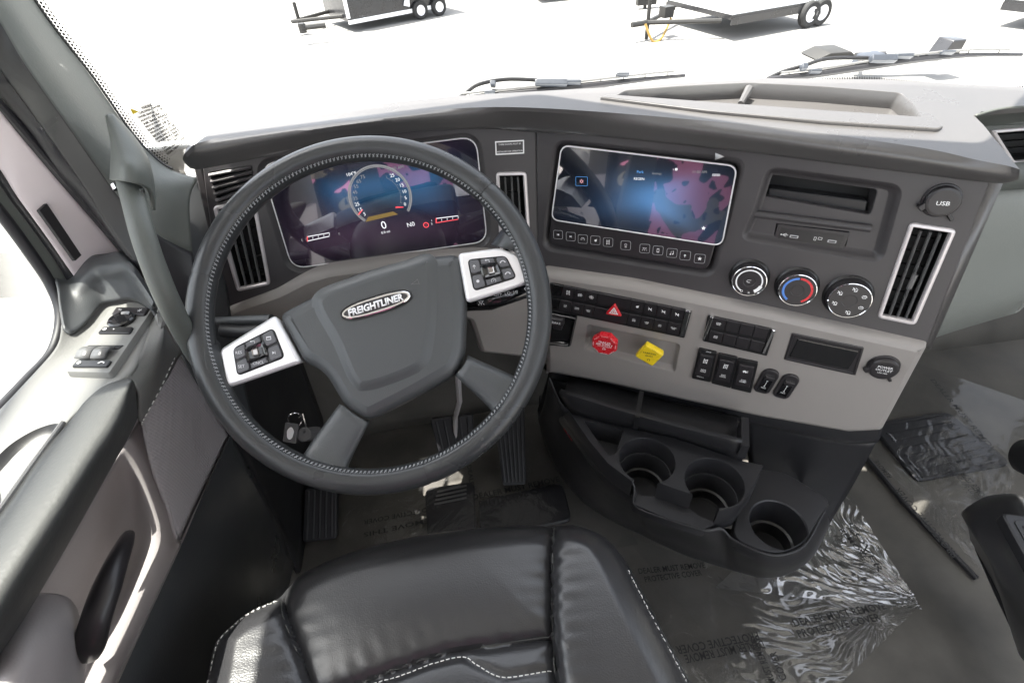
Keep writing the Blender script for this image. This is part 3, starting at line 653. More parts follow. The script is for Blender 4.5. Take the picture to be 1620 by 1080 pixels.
for (x, y), lb in (((1212.5, 602), 'thumbwheel dimmer beside the rocker switches'), ((1243.5, 610), 'thumbwheel dimmer at the right end of the row')):
    F_ = FG.atpx(x, y, NF, -.12); mb = MB(); mb.slab(F_, rpoly([(-.013, .020), (-.006, .028), (.006, .028), (.013, .020), (.013, -.021), (.008, -.027), (-.008, -.027), (-.013, -.021)], .006), -.002, .004, .002)
    d = mb.build('dimmer_switch', M['button'], dash, label=lb)
    mb = MB(); mb.slab(F_, rrect(0, -.002, .0155, .038, .001), .003, .0045, .0005); mb.tube([F_.P(0, .004, .005), F_.P(0, -.009, .005)], .0004, 4, m=1); [mb.tube([F_.P(-.0014, b, .005), F_.P(.0014, b, .005)], .0004, 4, m=1) for b in (.004, -.009)]
    mb.text(F_, 'MAX', .0024, .0049, 1, b=-.0125); mb.build('dimmer_track', [M['gloss'], M['white']], d)
    mb = MB(); mb.slab(F_, rrect(0, .0125, .0145, .008, .001), .004, .0085, .0015); mb.build('thumb_slider', M['button'], d)
# lcd window
q_ = [(1253, 526), (1367, 549), (1353, 593), (1240, 568)]; Q = FG.tr(q_, NF); L = rpoly(Q, .002)
mb = MB(); mb.rings(FG, L, [(0, NF-.004), (0, NF+.001), (.0008, NF+.0015), (.003, NF+.0015), (.004, NF+.0005)], False)
F_, w_, h_ = qframe(FG, Q, NF); inn = rrect(0, 0, w_*.84, h_*.68, .002); lc = mb.build('small_display', M['button'], dash, label='blank black display window in a dark frame')
mb = MB(); mb.cap(FG, off(L, .0036), [], NF+.0006, 0); mb.build('display_frame', M['button'], lc)
mb = MB(); mb.rings(F_, inn, [(0, .0006), (.0005, .0014), (.0012, .0016)], True); mb.build('display_window', M['gloss'], lc)
cap_round(FG, 1397, 579, .0190, [('POWER', .0040, .0055, .019), ('OUTLET', .0040, .000, .021), ('12V-10A', .0026, -.0055, .0125)], dash, 'round black power outlet cap', n=NF)

# --- air brake knobs
def brake_knob(x, y, px_, py_, sides, r, a0, matl, lines, label, pm):
    F0 = FG.atpx(x, y, NF-.010); mb = MB(); mb.rings(F0, circ(0, 0, .0125, 28), [(0, 0), (0, .006), (.003, .009), (.004, .020)], True)
    k = mb.build('air_brake_knob', M['fascia'], dash, label=label)
    nn = .034; F1 = FG.atpx(px_, py_, NF-.010+nn)
    mb = MB(); mb.tube([F0.P(0, 0, .008), F1.P(0, 0, -.012)], [.009, .0105], 20); mb.build('knob_stem', M['slat'], k)
    L = rpoly([(r*math.cos(a0+i*2*math.pi/sides), r*math.sin(a0+i*2*math.pi/sides)) for i in range(sides)], .0045 if sides == 4 else .0025)
    mb = MB(); mb.rings(F1, L, [(.005, -.014), (.001, -.011), (0, -.004), (.0008, -.0012), (.003, 0)], True)
    for t, h, b, wd, a in lines: mb.text(F1, t, h, .0004, 1, width=wd, a=0, b=b, bold=.012)
    V, Fs = arc(F1, .0016, .0026, -60, 240, .0004, 12); mb.add([np.array(v)-F1.v*.0085 for v in V], [f[::-1] for f in Fs], 1)
    for i in range(sides if sides == 8 else 4):
        a = a0+(i+.5)*2*math.pi/sides; rr = r*(.80 if sides == 8 else .60)
        F2 = F1.at(rr*math.cos(a), rr*math.sin(a), .0004, a-math.pi/2); mb.text(F2, ('PULL TO', 'EXHAUST', 'PUSH TO', 'SUPPLY')[i % 4] if sides == 8 else ('PUSH TO', 'RELEASE', 'PULL', 'TO APPLY')[i], .0019 if sides == 8 else .0016, 0, 1 if sides == 8 else 1)
    mb.build('knob_head', [matl, pm], k)
M['printgrey'] = mat('dark_print', (0.12, 0.10, 0.03), 0.5)
brake_knob(967, 539, 956, 546, 8, .0235, math.pi/8, M['red'], [('TRAILER', .0042, .006, .022, 0), ('AIR SUPPLY', .0042, .0012, .029, 0), ('NOT FOR PARKING', .002, -.003, .024, 0)], 'red octagonal trailer air supply knob', M['white'])
brake_knob(1038, 555, 1027, 563, 4, .0248, math.pi/2+.32, M['yellow'], [('PARKING', .004, .006, .021, 0), ('BRAKE', .0032, .000, .012, 0)], 'yellow diamond parking brake knob', M['printgrey'])
# trailer brake lever pod
q_ = [(862, 489), (914, 499), (904, 545), (860, 541)]; L = rpoly(FG.tr(q_, NF), .005); mb = MB(); mb.rings(FG, L, [(0, NF-.002), (0, NF+.006), (.002, NF+.009), (.005, NF+.006), (.007, NF+.001)], True)
pod = mb.build('trailer_brake_pod', M['gloss'], dash, label='glossy black trailer brake lever housing')
F_ = FG.atpx(880, 507, NF+.012, 0); mb = MB(); mb.slab(F_, rpoly([(-.014, -.008), (.014, -.008), (.014, .008), (-.014, .008)], .004), -.004, .006, .003); mb.slab(F_, rrect(.002, -.012, .016, .016, .003), -.006, .002, .002); mb.text(F_, 'BRAKE', .005, .0063, 1, width=.019); mb.build('brake_lever', [M['button'], M['white']], pod)

# --- dash top and its padded roll
cre = [(292, 243), (299, 232), (330, 222), (380, 210), (450, 199), (540, 187), (640, 177), (760, 170), (850, 171), (960, 178), (1080, 188), (1200, 199), (1300, 211), (1400, 225), (1480, 238), (1545, 253), (1592, 262), (1613, 268)]
bot = [(298, 262), (304, 267), (330, 263), (400, 249), (470, 232), (560, 216), (650, 208), (750, 203), (845, 204), (960, 215), (1080, 228), (1200, 241), (1300, 254), (1400, 267), (1480, 277), (1545, 286), (1585, 290), (1607, 286)]
mid = [(289, 252), (297, 245), (330, 236), (385, 224), (455, 212), (545, 198), (645, 188), (757, 182), (848, 184), (960, 194), (1080, 206), (1200, 219), (1300, 232), (1400, 245), (1480, 258), (1545, 272), (1592, 280), (1612, 279)]
_cn = []
for x, y in cre:
    F_ = FD1 if x < 846 else FD2; _cn.append(F_.P(*F_.uv(x, y, .022), .022))
_A = np.array([[1, p[0], p[1]] for p in _cn]); _s = np.linalg.lstsq(_A, np.array([p[2] for p in _cn]), rcond=None)[0]
FT = Frame((0, 0, _s[0]), (1, 0, _s[1]), (0, 1, _s[2])); print('dash top plane', _s)
def onT(x, y, dz=0.0): return pln(x, y, FT.o+np.array([0, 0, dz]), FT.n)
C0 = [onT(x, y) for x, y in cre]
def below(px, z): return [onZ(x, y, z) for (x, y), z in zip(px, z)]
# project roll points on vertical shell that follows the crease, slightly under it
def shell(px, c, inset):
    out = []
    for (x, y), p in zip(px, c):
        i = [k for k in range(len(c)) if c[k] is p][0]
        t = unit((c[min(i+1, len(c)-1)]-c[max(i-1, 0)])*np.array([1, 1, 0])); nrm = np.array([t[1], -t[0], 0])
        out.append(pln(x, y, p-nrm*inset, nrm))
    return out
def nface(px, c, f):
    out = []
    for (x, y), p in zip(px, c):
        F_ = FD1 if x < 846 else FD2; nc = float((p-F_.o)@F_.n); n_ = f(nc); out.append(F_.P(*F_.uv(x, y, n_), n_))
    return out
Cm = nface(mid, C0, lambda nc: .026); Cb = nface(bot, C0, lambda nc: .012)
Cu = [p+np.array([0, .0, .001])+unit(np.array([0.1, .75, .88])-p)*np.array([1, 1, 0])*.03 for p in Cb]
mb = MB(); mb.sheet([C0, Cm, Cb, [p+(q-p)*.6 for p, q in zip(Cb, Cu)]], 5, 4, flip=False)
mb.build('dash_roll', M['pad'], dash, angle=60)
tpx = [(990, 143), (1080, 136), (1185, 131), (1300, 137), (1425, 147), (1447, 166), (1466, 197), (1300, 184), (1120, 170), (962, 158)]
trayT = rpoly(FT.tr(tpx), .006, 3)
BACK = [(1760, 146), (1620, 138), (1500, 132), (1400, 126), (1214, 124), (1000, 136), (720, 152), (450, 180), (330, 212), (303, 232)]
cre_s = [(float((p-FT.o)@FT.u), float((p-FT.o)@FT.v)) for p in (np.array(q) for q in smooth([tuple(q) for q in C0], 5, False))]
outer = cre_s+FT.tr([(1590, 240), (1556, 198), (1543, 185), (1552, 177), (1580, 174), (1625, 171), (1760, 165)])+FT.tr(BACK)
mb = MB(); mb.rings(FT, ccw(outer), [(0, -.006), (0, 0)], True, holes=[trayT])
mb.rings(FT, trayT, [(0, 0), (.001, -.001), (.004, -.020)], True)
mb.build('dash_top', M['pad'], dash)
mb = MB(); lp = off(rpoly([FT.uv(x, y) for x, y in [(948, 158), (962, 153), (1300, 178), (1476, 190), (1491, 204), (1482, 209), (1300, 197), (1120, 180)]], .003, 3), 0)
mb.slab(FT, lp, -.004, .004, .002); mb.build('tray_lip', M['pad'], dash)
mb = MB(); a, b = onT(1187, 133), onT(1172, 164, -.012); mb.tube([a+np.array([0, 0, -.006]), b], [.006, .004], 8); mb.build('tray_divider', M['pad'], dash)
# end wall of the centre stack
mb = MB(); q1 = [FD2.P(*FD2.uv(x, y), 0) for x, y in ((1566, 284), (1466, 546))]; q2 = [FD2.P(*FD2.uv(x, y, -.006), -.006) for x, y in ((1588, 288), (1473, 552))]
bk = np.array([.10, .30, 0]); mb.sheet([[q1[0], q1[1]], [q2[0], q2[1]], [q2[0]+bk, q2[1]+bk]], 1, 1); mb.build('stack_side', M['pad'], dash, solid=.003, angle=30)
# ================================================================ STEERING WHEEL
TW = math.radians(44); WY = math.radians(.6)
_n = np.array([math.sin(WY)*math.sin(TW), -math.cos(WY)*math.sin(TW), math.cos(TW)]); _u = unit(np.cross([0, 0, 1.], _n)); 
FW = Frame(dep(590.0, 491.9, .66), _u, np.cross(_n, _u))
RM, RT = .2107, .0158
wheel = thing('steering_wheel', 'black leather steering wheel with silver control pods and grey airbag cover', 'steering wheel', FW.o)
def wang(x, y): a, b = FW.uv(x, y); return math.atan2(b, a)
seams = [wang(782, 290), wang(306, 432), wang(677, 748)]
seams2 = [wang(487, 712), wang(545, 740), wang(793, 630), wang(840, 590)]
mb = MB(); NS, ns = 300, 26; V = []
for i in range(NS):
    a = 2*math.pi*i/NS; r = RT
    for s_ in seams:
        d = abs((a-s_+math.pi) % (2*math.pi)-math.pi); r -= .0026*math.exp(-(d/.007)**2)
    for j in range(ns):
        t = 2*math.pi*j/ns; rr = r*(1-.09*math.exp(-((t-math.pi+.55+math.pi) % (2*math.pi)-math.pi)**2/.01))
        V.append(FW.P((RM+rr*math.cos(t))*math.cos(a), (RM+rr*math.cos(t))*math.sin(a), rr*1.08*math.sin(t)))
mb.add(V, [(i*ns+j, ((i+1) % NS)*ns+j, ((i+1) % NS)*ns+(j+1) % ns, i*ns+(j+1) % ns) for i in range(NS) for j in range(ns)])
rim = mb.build('rim', M['leather'], wheel, angle=70)
mb = MB(); K = 250; tst = math.pi-.62
for i in range(K):
    a = 2*math.pi*i/K
    def sp(a, t, h=.0006): r = RT+h; return FW.P((RM+r*math.cos(t))*math.cos(a), (RM+r*math.cos(t))*math.sin(a), r*1.08*math.sin(t))
    mb.tube([sp(a, tst-.13), sp(a+.012, tst+.13)], .00055, 5); 
    if i % 1 == 0: mb.tube([sp(a+.0135, tst-.10), sp(a+.003, tst+.10)], .0004, 4)
mb.build('rim_stitching', M['thread'], rim)
# seam rings
for s_ in seams:
    mb = MB(); mb.tube([FW.P((RM+(RT-.0009)*math.cos(t))*math.cos(s_), (RM+(RT-.0009)*math.cos(t))*math.sin(s_), (RT-.0009)*1.08*math.sin(t)) for t in np.linspace(0, 2*math.pi, 28, endpoint=False)], .0006, 5, True); mb.build('rim_seam', M['black'], rim)
# hub cover
hub_px = [(437, 497), (478, 475), (540, 446), (600, 424), (680, 404), (727, 399), (734, 440), (738, 480), (735, 560), (723, 590), (650, 632), (581, 667), (543, 643), (516, 597), (500, 582), (478, 573)]
HL = rpoly(FW.tr(hub_px, -.004), .012, 4)
mb = MB(); mb.rings(FW, HL, [(-.000, -.045), (.0, -.016), (.0012, -.010), (.004, -.005), (.009, -.002), (.016, 0)], True)
hub = mb.build('airbag_cover', M['hub'], wheel, angle=60)
# raised centre field as its own swelling, joined to the cover
in_px = [(498, 474), (560, 442), (640, 417), (683, 409), (690, 470), (684, 545), (672, 578), (640, 597), (580, 616), (556, 603), (530, 545)]
IL = smooth(FW.tr(in_px), 6); mb = MB(); mb.rings(FW, ccw(IL), [(-.004, -.0006), (0, .0005), (.003, .0022), (.007, .0042), (.011, .005)], True)
ctr = mb.build('cover_field', M['hub'], hub, angle=60)
# badge
a0, b0 = FW.uv(541, 499, .006); a1, b1_ = FW.uv(649, 466, .006); bw = math.hypot(a1-a0, b1_-b0); FB = FW.at((a0+a1)/2, (b0+b1_)/2, .005, math.atan2(b1_-b0, a1-a0))
bh = .0205
bl = [(bw/2*math.copysign(abs(math.cos(t))**.72, math.cos(t)), bh/2*math.copysign(abs(math.sin(t))**.85, math.sin(t))) for t in np.linspace(0, 2*math.pi, 64, endpoint=False)]
mb = MB(); mb.rings(FB, bl, [(-.0022, 0), (-.0018, .0014), (-.0004, .0014), (0, .0006)], False, m=1); mb.rings(FB, bl, [(0, .0005), (.0002, .0026), (.0012, .0034), (.0030, .0034), (.0038, .0018)], True, mcap=2)
badge = mb.build('brand_badge', [M['chrome'], M['black'], M['dash']], hub)
mb = MB(); mb.text(FB, 'FREIGHTLINER', .0092, .0026, 0, width=bw*.80, bold=.035, shear=.12); V0 = list(mb.v)
o = mb.build('badge_lettering', [M['silver']], hub, solid=-.0012)
mb = MB(); Fa = FW.at(*FW.uv(636, 607, -.002), -.0019, math.radians(-math.degrees(0)+2)); mb.text(Fa, 'A I R B A G', .0060, .0002, 0, width=.034); mb.build('airbag_lettering', [M['slat']], hub, solid=-.0003)
for x, y, r_ in ((519, 492, -.25), (657, 447, -.2)):
    Fh = FW.atpx(x, y, .0002 if x < 600 else .0054, r_+.45); mb = MB(); L_ = [(-.006, 0), (-.003, .0006), (.002, .002), (.004, .0035)]; mb.tube([Fh.P(a, b, .0) for a, b in L_], .0003, 4); mb.tube([Fh.P(a, -b, .0) for a, b in L_], .0003, 4); mb.tube([Fh.P(.004, .0035), Fh.P(.004, -.0035)], .0003, 4); mb.build('horn_symbol', M['slat'], hub)
# upper spokes: silver pods
def pod(px, pad, glyphs, label):
    L = rpoly(FW.tr(px, .0), .007, 5); mb = MB(); mb.rings(FW, L, [(.004, -.034), (.001, -.012), (0, -.004), (.0015, -.001), (.004, .0005)], True)
    p = mb.build('spoke_pod', M['silver'], wheel, label=label)
    Q = FW.tr(pad, .001); Lp = rpoly(Q, .006, 5); mb = MB(); mb.rings(FW, Lp, [(-.0006, -.001), (-.0006, .001), (0, .0014), (.001, .0008)], True); mb.build('pad_surround', M['black'], p)
    cellsq = [((.0, .27), (.0, .5)), ((.29, .68), (.0, .27)), ((.70, 1.), (.0, .5)), ((.0, .27), (.5, 1.)), ((.29, .68), (.73, 1.)), ((.70, 1.), (.5, 1.))]
    for i, ((s0, s1), (t0, t1)) in enumerate(cellsq):
        inn_ = .06
        if i in (0, 3): s1 = .30
        L = rpoly([tuple(v) for v in subq(Q, s0+.012, s1-.008, t0+.02, t1-.02)], .004 if i in (0, 2, 3, 5) else .001, 3)
        mb = MB(); mb.rings(FW, off(L, .0006), [(0, .0008), (.0002, .003), (.001, .0036)], True)
        F_ = FW.at(*bil(Q, (s0+s1)/2-(.02 if i in (0, 3) else 0), (t0+t1)/2), .0036); g = glyphs[i]
        if len(g) > 1 and g.isupper(): mb.text(F_, g, .0036, .0003, 1)
        else: icon(mb, F_, g, 1, .0036)
        mb.build('control_button', [M['hubbtn'], M['pale2']], p)
    rk = [tuple(v) for v in subq(Q, .26, .73, .25, .76)]; mb = MB(); mb.rings(FW, rpoly(rk, .004, 4), [(0, .0015), (0, .0048), (.002, .0068), (.005, .0052)], True)
    mb.build('centre_rocker', M['gloss'], p); c_ = bil(Q, .5, .5); mb = MB(); mb.rings(FW.at(*c_, 0, .1), rrect(0, 0, .009, .010, .0015), [(0, .005), (.001, .0075), (.002, .0068)], True); mb.build('rocker_centre', M['chromedark'], p)
M['hubbtn'] = mat('wheel_button', (0.10, 0.10, 0.108), 0.42); M['pale2'] = mat('button_print', (0.62, 0.62, 0.64), 0.5); M['chromedark'] = mat('smoked_chrome', (0.35, 0.33, 0.32), 0.15, metal=.9)
pod([(345, 553), (435, 497), (476, 573), (357, 614)], [(369, 551), (432, 519), (450, 565), (376, 594)], ['RES', 'back', 'window', 'SET', 'CNCL', 'next'], 'silver control pod on the left spoke')
pod([(724, 400), (790, 391), (822, 403), (838, 447), (738, 479)], [(740, 411), (800, 405), (817, 439), (750, 460)], ['voice', 'back', 'phoneup', 'dot', 'gauge', 'phoneup'], 'silver control pod on the right spoke')
# leather saddles where spokes enter rim + lower spokes
def spoke(name, rows, matl, par=wheel):
    mb = MB(); mb.sheet(rows, 5, 4); return mb.build(name, matl, par, angle=70, solid=.004)
def W(x, y, n=0.0): a, b = FW.uv(x, y, n); return FW.P(a, b, n)
spoke('lower_spoke', [[W(536, 640, -.024), W(487, 708, -.022), W(478, 722, -.012)], [W(540, 640, -.006), W(492, 706, -.006), W(484, 728, .004)], [W(560, 655, -.004), W(515, 722, -.003), W(508, 742, .008)], [W(582, 668, -.007), W(546, 738, -.006), W(545, 752, .003)], [W(584, 665, -.026), W(552, 735, -.024), W(556, 750, -.012)]], M['hub'])
spoke('lower_spoke', [[W(738, 566, -.024), W(805, 596, -.022), W(838, 612, -.012)], [W(738, 571, -.006), W(806, 600, -.006), W(834, 618, .004)], [W(731, 582, -.004), W(795, 622, -.003), W(818, 640, .008)], [W(724, 590, -.007), W(778, 640, -.006), W(792, 665, .003)], [W(722, 588, -.026), W(775, 636, -.024), W(786, 660, -.012)]], M['hub'])
def saddle(pts_in, pts_rim):
    mb = MB(); mb.sheet([pts_in, [(a+b)/2+FW.n*.002 for a, b in zip(pts_in, pts_rim)], pts_rim], 5, 5); mb.build('rim_saddle', M['leather'], wheel, angle=70, solid=.003)
saddle([W(345, 545, -.022), W(347, 556, -.004), W(352, 585, -.001), W(358, 612, -.004), W(362, 622, -.022)], [W(322, 520, -.016), W(322, 530, .006), W(324, 575, .014), W(340, 622, .006), W(346, 640, -.014)])
saddle([W(775, 388, -.022), W(790, 391, -.004), W(824, 405, -.001), W(838, 445, -.004), W(832, 460, -.022)], [W(800, 355, -.016), W(808, 362, .006), W(848, 400, .014), W(858, 460, .006), W(850, 478, -.014)])
# column shroud behind the wheel
colm = thing('steering_column', 'dark steering column shroud behind the wheel with control stalks', 'steering column', FW.P(0, 0, -.12))
mb = MB(); rows = []
for n_, s_ in ((-.045, .8), (-.07, 1.0), (-.13, 1.05), (-.30, .95)):
    rows.append([FW.P(.085*s_*math.cos(t), .01+.06*s_*math.sin(t), n_) for t in np.linspace(0, 2*math.pi, 20)])
mb.sheet(rows, 1, 3, flip=True); mb.build('column_shroud', M['dark'], colm, angle=60)
mb = MB(); mb.tube([dep(735, 478, .745), dep(775, 472, .735), dep(800, 465, .73), dep(850, 452, .74)], [.013, .0165, .015, .012], 16, up=FW.n, flat=.75)
st = mb.build('control_stalk', M['gloss'], colm, label='glossy black stalk right of the column')
mb = MB(); F_ = Frame(dep(800, 464, .7135), unit(dep(850, 452, .73)-dep(775, 471, .72)), FW.v); mb.text(F_, 'OFF  LO  HI', .0045, .0, 0); icon(mb, F_.at(-.035, -.008, 0), 'lamp', 0, .004); icon(mb, F_.at(.03, .003, 0), 'defrost', 0, .004); mb.build('stalk_lettering', [M['white']], st)
mb = MB(); mb.tube([dep(342, 507, .76), dep(380, 506, .755), dep(430, 505, .75)], [.0065, .0075, .009], 12, up=FW.v, flat=.8); st = mb.build('control_stalk', M['hub'], colm, label='slim grey stalk left of the column')
mb = MB(); mb.tube([dep(352, 522, .762), dep(385, 524, .76), dep(430, 520, .76)], [.010, .011, .012], 12, up=FW.v, flat=1.1); mb.build('control_stalk', M['dark'], colm, label='thick dark stalk left of the column')
# ignition key with fob
kr = thing('ignition_key', 'ignition key with metal ring and small rectangular fob hanging below the dash', 'key', dep(470, 675, .86))
mb = MB(); mb.tube([dep(500, 685, .9), dep(480, 688, .86)], [.012, .011], 16); mb.build('lock_barrel', M['slat'], kr)
mb = MB(); c0 = dep(467, 664, .84); mb.tube([c0+CR*.011*math.cos(t)+CU*.011*math.sin(t)+CF*.003*math.sin(2*t) for t in np.linspace(0, 2*math.pi, 24, endpoint=False)], .0011, 6, True); mb.tube([c0+CR*.006+CU*.004, c0+CR*.012+CU*.010, c0+CR*.02-CU*.02], .0012, 6); mb.build('key_ring', M['chrome'], kr)
Ff = Frame(dep(461, 684, .835), unit(CR*.97-CU*.05), unit(CU+CR*.15)); mb = MB(); mb.slab(Ff, rrect(0, 0, .021, .031, .002), 0, .004, .001); mb.slab(Ff, rpoly([(0, .011), (-.006, .004), (-.004, -.008), (0, -.011), (.004, -.008), (.006, .004)], .004), .004, .005, .0005, m=1); mb.build('key_fob', [M['slat'], M['white']], kr)
mb = MB(); Fk = Frame(dep(483, 686, .842), CR, CU); mb.slab(Fk, circ(0, 0, .011, 20), 0, .004, .001, holes=[circ(0, .004, .003, 10)]); mb.build('key_bow', M['slat'], kr)
# ================================================================ DRIVER SEAT
M['seat'] = mat('seat_leather', (0.026, 0.026, 0.028), 0.29, bump=0.45, bscale=650, kind='voronoi', spec=0.65)
M['seatc'] = M['seat']
ZS = .52
seat = thing('driver_seat', 'black leather driver seat cushion with pale stitching at the bottom of the view', 'seat', (-.10, .15, .3))
def XY(px=None, z=ZS): return [tuple(onZ(x, y, z)[:2]) for x, y in px]
so = XY(z=.490, px=[(318, 1090), (333, 1022), (365, 985), (400, 957), (438, 938), (470, 905), (540, 872), (640, 845), (760, 828), (877, 822), (920, 826), (960, 845), (992, 880), (1022, 935), (1062, 1010), (1105, 1088)])
so = [(-.345, -.12)]+so+[(.245, .06), (.25, -.12)]
s1 = XY([(438, 936), (452, 985), (470, 1030), (488, 1090)])+[(-.225, .10), (-.235, -.12)]
s2 = XY([(877, 818), (874, 900), (875, 1000), (886, 1090)])+[(.055, .0), (.06, -.12)]
s3 = XY([(488, 1100), (556, 1074), (630, 1047), (707, 1022), (740, 1017), (810, 1007), (874, 998)])
s4 = XY([(520, 1100), (557, 1082), (630, 1062), (680, 1043), (730, 1032), (753, 1046), (797, 1067), (876, 1053)])
def pdist(P, L, closed=False):
    A = np.array(L); B = np.roll(A, -1, 0) if closed else A[1:]; A = A if closed else A[:-1]; d = np.full(len(P), 1e9)
    for a, b in zip(A, B):
        ab = b-a; t = np.clip(((P-a)@ab)/(ab@ab+1e-12), 0, 1); d = np.minimum(d, np.linalg.norm(P-a-t[:, None]*ab, axis=1))
    return d
def inside(P, L):
    A = np.array(L); r = np.zeros(len(P), bool); j = len(A)-1
    for i in range(len(A)):
        c = ((A[i, 1] > P[:, 1]) != (A[j, 1] > P[:, 1])) & (P[:, 0] < (A[j, 0]-A[i, 0])*(P[:, 1]-A[i, 1])/(A[j, 1]-A[i, 1]+1e-15)+A[i, 0]); r ^= c; j = i
    return r
so_s = smooth(so[1:-2], 6, False); so_s = [so[0]]+so_s+so[-2:]
gx = np.arange(-.42, .30, .0028); gy = np.arange(-.12, .42, .0028); GX, GY = np.meshgrid(gx, gy); P = np.stack([GX.ravel(), GY.ravel()], 1)
ins = inside(P, so_s); dO = pdist(P, so_s, True)*np.where(ins, 1, -1)
d1, d2, d3, d4 = pdist(P, s1), pdist(P, s2), pdist(P, s3), pdist(P, s4)
def xat(L, y): L = sorted(L, key=lambda q: q[1]); return np.interp(y, [q[1] for q in L], [q[0] for q in L])
regL = P[:, 0] < xat(s1, P[:, 1]); regR = P[:, 0] > xat(s2, P[:, 1])
y3 = np.interp(P[:, 0], [q[0] for q in sorted(s3)], [q[1] for q in sorted(s3)]); regF = ~regL & ~regR & (P[:, 1] > y3); regC = ~regL & ~regR & ~regF
r_ = .055; dd = np.clip(dO, 0, r_); z = ZS-r_+np.sqrt(np.maximum(r_**2-(r_-dd)**2, 0))
z = z-.005*np.exp(-(d1/.005)**1.2)-.008*np.exp(-(d2/.005)**1.2)-.006*np.exp(-(d3/.005)**1.3)-.0022*np.exp(-(d4/.004)**2)
z = z-.006*np.exp(-d1/.03)-.009*np.exp(-np.minimum(d2, d3)/.028)
z = np.where(regR | regL, z+.016*np.clip(np.minimum(dO, .05)/.05, 0, 1), z)
z = np.where(regC, z-.004, z)
# gathered wrinkles running out of the seams
def nz(x, y): return np.sin(x*310+3*np.sin(y*37))*.5+np.sin(x*190+y*260+2*np.sin(y*90))*.5
wr = np.clip((d1-.004)/.006, 0, 1)*np.exp(-d1/.020)*.0010*nz(P[:, 1]*1.0, P[:, 0]*.35)+np.exp(-d2/.016)*.0011*nz(P[:, 1]*1.2, P[:, 0]*.3)+np.where(regF, np.exp(-d3/.018)*.0010*nz(P[:, 0]+P[:, 1]*.4, P[:, 1]*.3), 0)
z = z+wr+.0010*np.sin(P[:, 0]*21+1)*np.sin(P[:, 1]*17)*ins
nx, ny = len(gx), len(gy)
def region(mask, name, m):
    ok = (dO > -.001) & mask; idx = -np.ones(len(P), int); mb = MB(); Fs = []; V = []
    okg = (dO > -.0015).reshape(ny, nx); mg = mask.reshape(ny, nx)
    for j in range(ny-1):
        for i in range(nx-1):
            if okg[j, i] and okg[j, i+1] and okg[j+1, i] and okg[j+1, i+1] and mg[j, i]:
                f = []
                for q in (j*nx+i, j*nx+i+1, (j+1)*nx+i+1, (j+1)*nx+i):
                    if idx[q] < 0: idx[q] = len(V); V.append((P[q, 0], P[q, 1], z[q]))
                    f.append(int(idx[q]))
                Fs.append(tuple(f))
    mb.add(V, Fs); return mb.build(name, m, seat, angle=80)
region(regL, 'left_bolster', M['seat']); region(regR, 'right_bolster', M['seat']); region(regF, 'front_cushion', M['seat']); region(regC, 'centre_cushion', M['seat'])
FS = Frame((0, 0, ZS), (1, 0, 0), (0, 1, 0)); mb = MB(); mb.rings(FS, ccw(so_s), [(.0005, -r_-.0005+.002), (-.004, -r_-.03), (-.002, -r_-.06), (.01, -r_-.10), (.03, -.34)], False); mb.build('seat_skirt', M['armvinyl'], seat, angle=60)
def zat(x, y): i = np.argmin((P[:, 0]-x)**2+(P[:, 1]-y)**2); return z[i]
def stitch(L, name, inset, step=.0062, ln=.0040, r=.00055, m=None):
    A = np.array(smooth(L, 8, False)); mb = MB(); acc = 0
    seg = np.linalg.norm(np.diff(A, axis=0), axis=1); cum = np.concatenate([[0], np.cumsum(seg)]); s = 0
    while s+ln < cum[-1]:
        pts = []
        for t in (s, s+ln*.5, s+ln):
            x, y = np.interp(t, cum, A[:, 0]), np.interp(t, cum, A[:, 1]); pts.append((x, y, zat(x, y)+.0005))
        mb.tube(pts, r, 5); s += step
    return mb.build(name, M['wthread'] if m is None else m, seat)
def shift(L, d): 
    A = np.array(L); t = np.gradient(A, axis=0); t /= np.linalg.norm(t, axis=1, keepdims=True); return [tuple(q) for q in A+np.stack([-t[:, 1], t[:, 0]], 1)*d]
stitch([q for q in s4 if q[0] < .055], 'chevron_stitching', 0)
stitch(XY([(322, 1075), (336, 1024), (367, 987), (401, 959), (437, 941)]), 'bolster_stitching', 0)
stitch(XY([(996, 893), (1020, 940), (1060, 1014), (1100, 1088)]), 'bolster_stitching', 0)
mb = MB(); mb.tube([(x, y, zat(x, y)-.0005) for x, y in smooth(s2[:-1], 8, False)], .0013, 6); mb.tube([(x, y, zat(x, y)-.0008) for x, y in smooth(s1[:-1], 8, False)], .0007, 6); mb.tube([(x, y, zat(x, y)-.0006) for x, y in smooth(s3, 8, False)], .0009, 6); mb.build('seam_piping', M['armvinyl'], seat)

# ================================================================ CENTRE CONSOLE
con = thing('centre_console', 'black cup holder console bulging out under the centre stack', 'console', (.35, .5, 0))
ZC = .40
FC = Frame((0, 0, ZC), (1, 0, 0), (0, 1, 0))
def xyC(px, z): return [tuple(onZ(x, y, z)[:2]) for x, y in px]
c1_, c2_ = np.array(xyC([(1023.5, 727)], ZC)[0]), np.array(xyC([(1130, 762)], ZC)[0]); rc = .0455
left = xyC([(885, 634), (903, 656), (932, 698), (961, 733), (1000, 762)], ZC)
right = xyC([(1137, 808), (1171, 798), (1197, 764), (1208, 735)], ZC)
pn = xyC([(1041, 764), (1095, 783)], ZC)
def carc(c, p, q, r, n=28):
    a0 = math.atan2(p[1]-c[1], p[0]-c[0]); a1 = math.atan2(q[1]-c[1], q[0]-c[0])
    while a1 > a0: a1 -= 2*math.pi
    return [(c[0]+r*math.cos(a0+(a1-a0)*i/n), c[1]+r*math.sin(a0+(a1-a0)*i/n)) for i in range(n+1)]
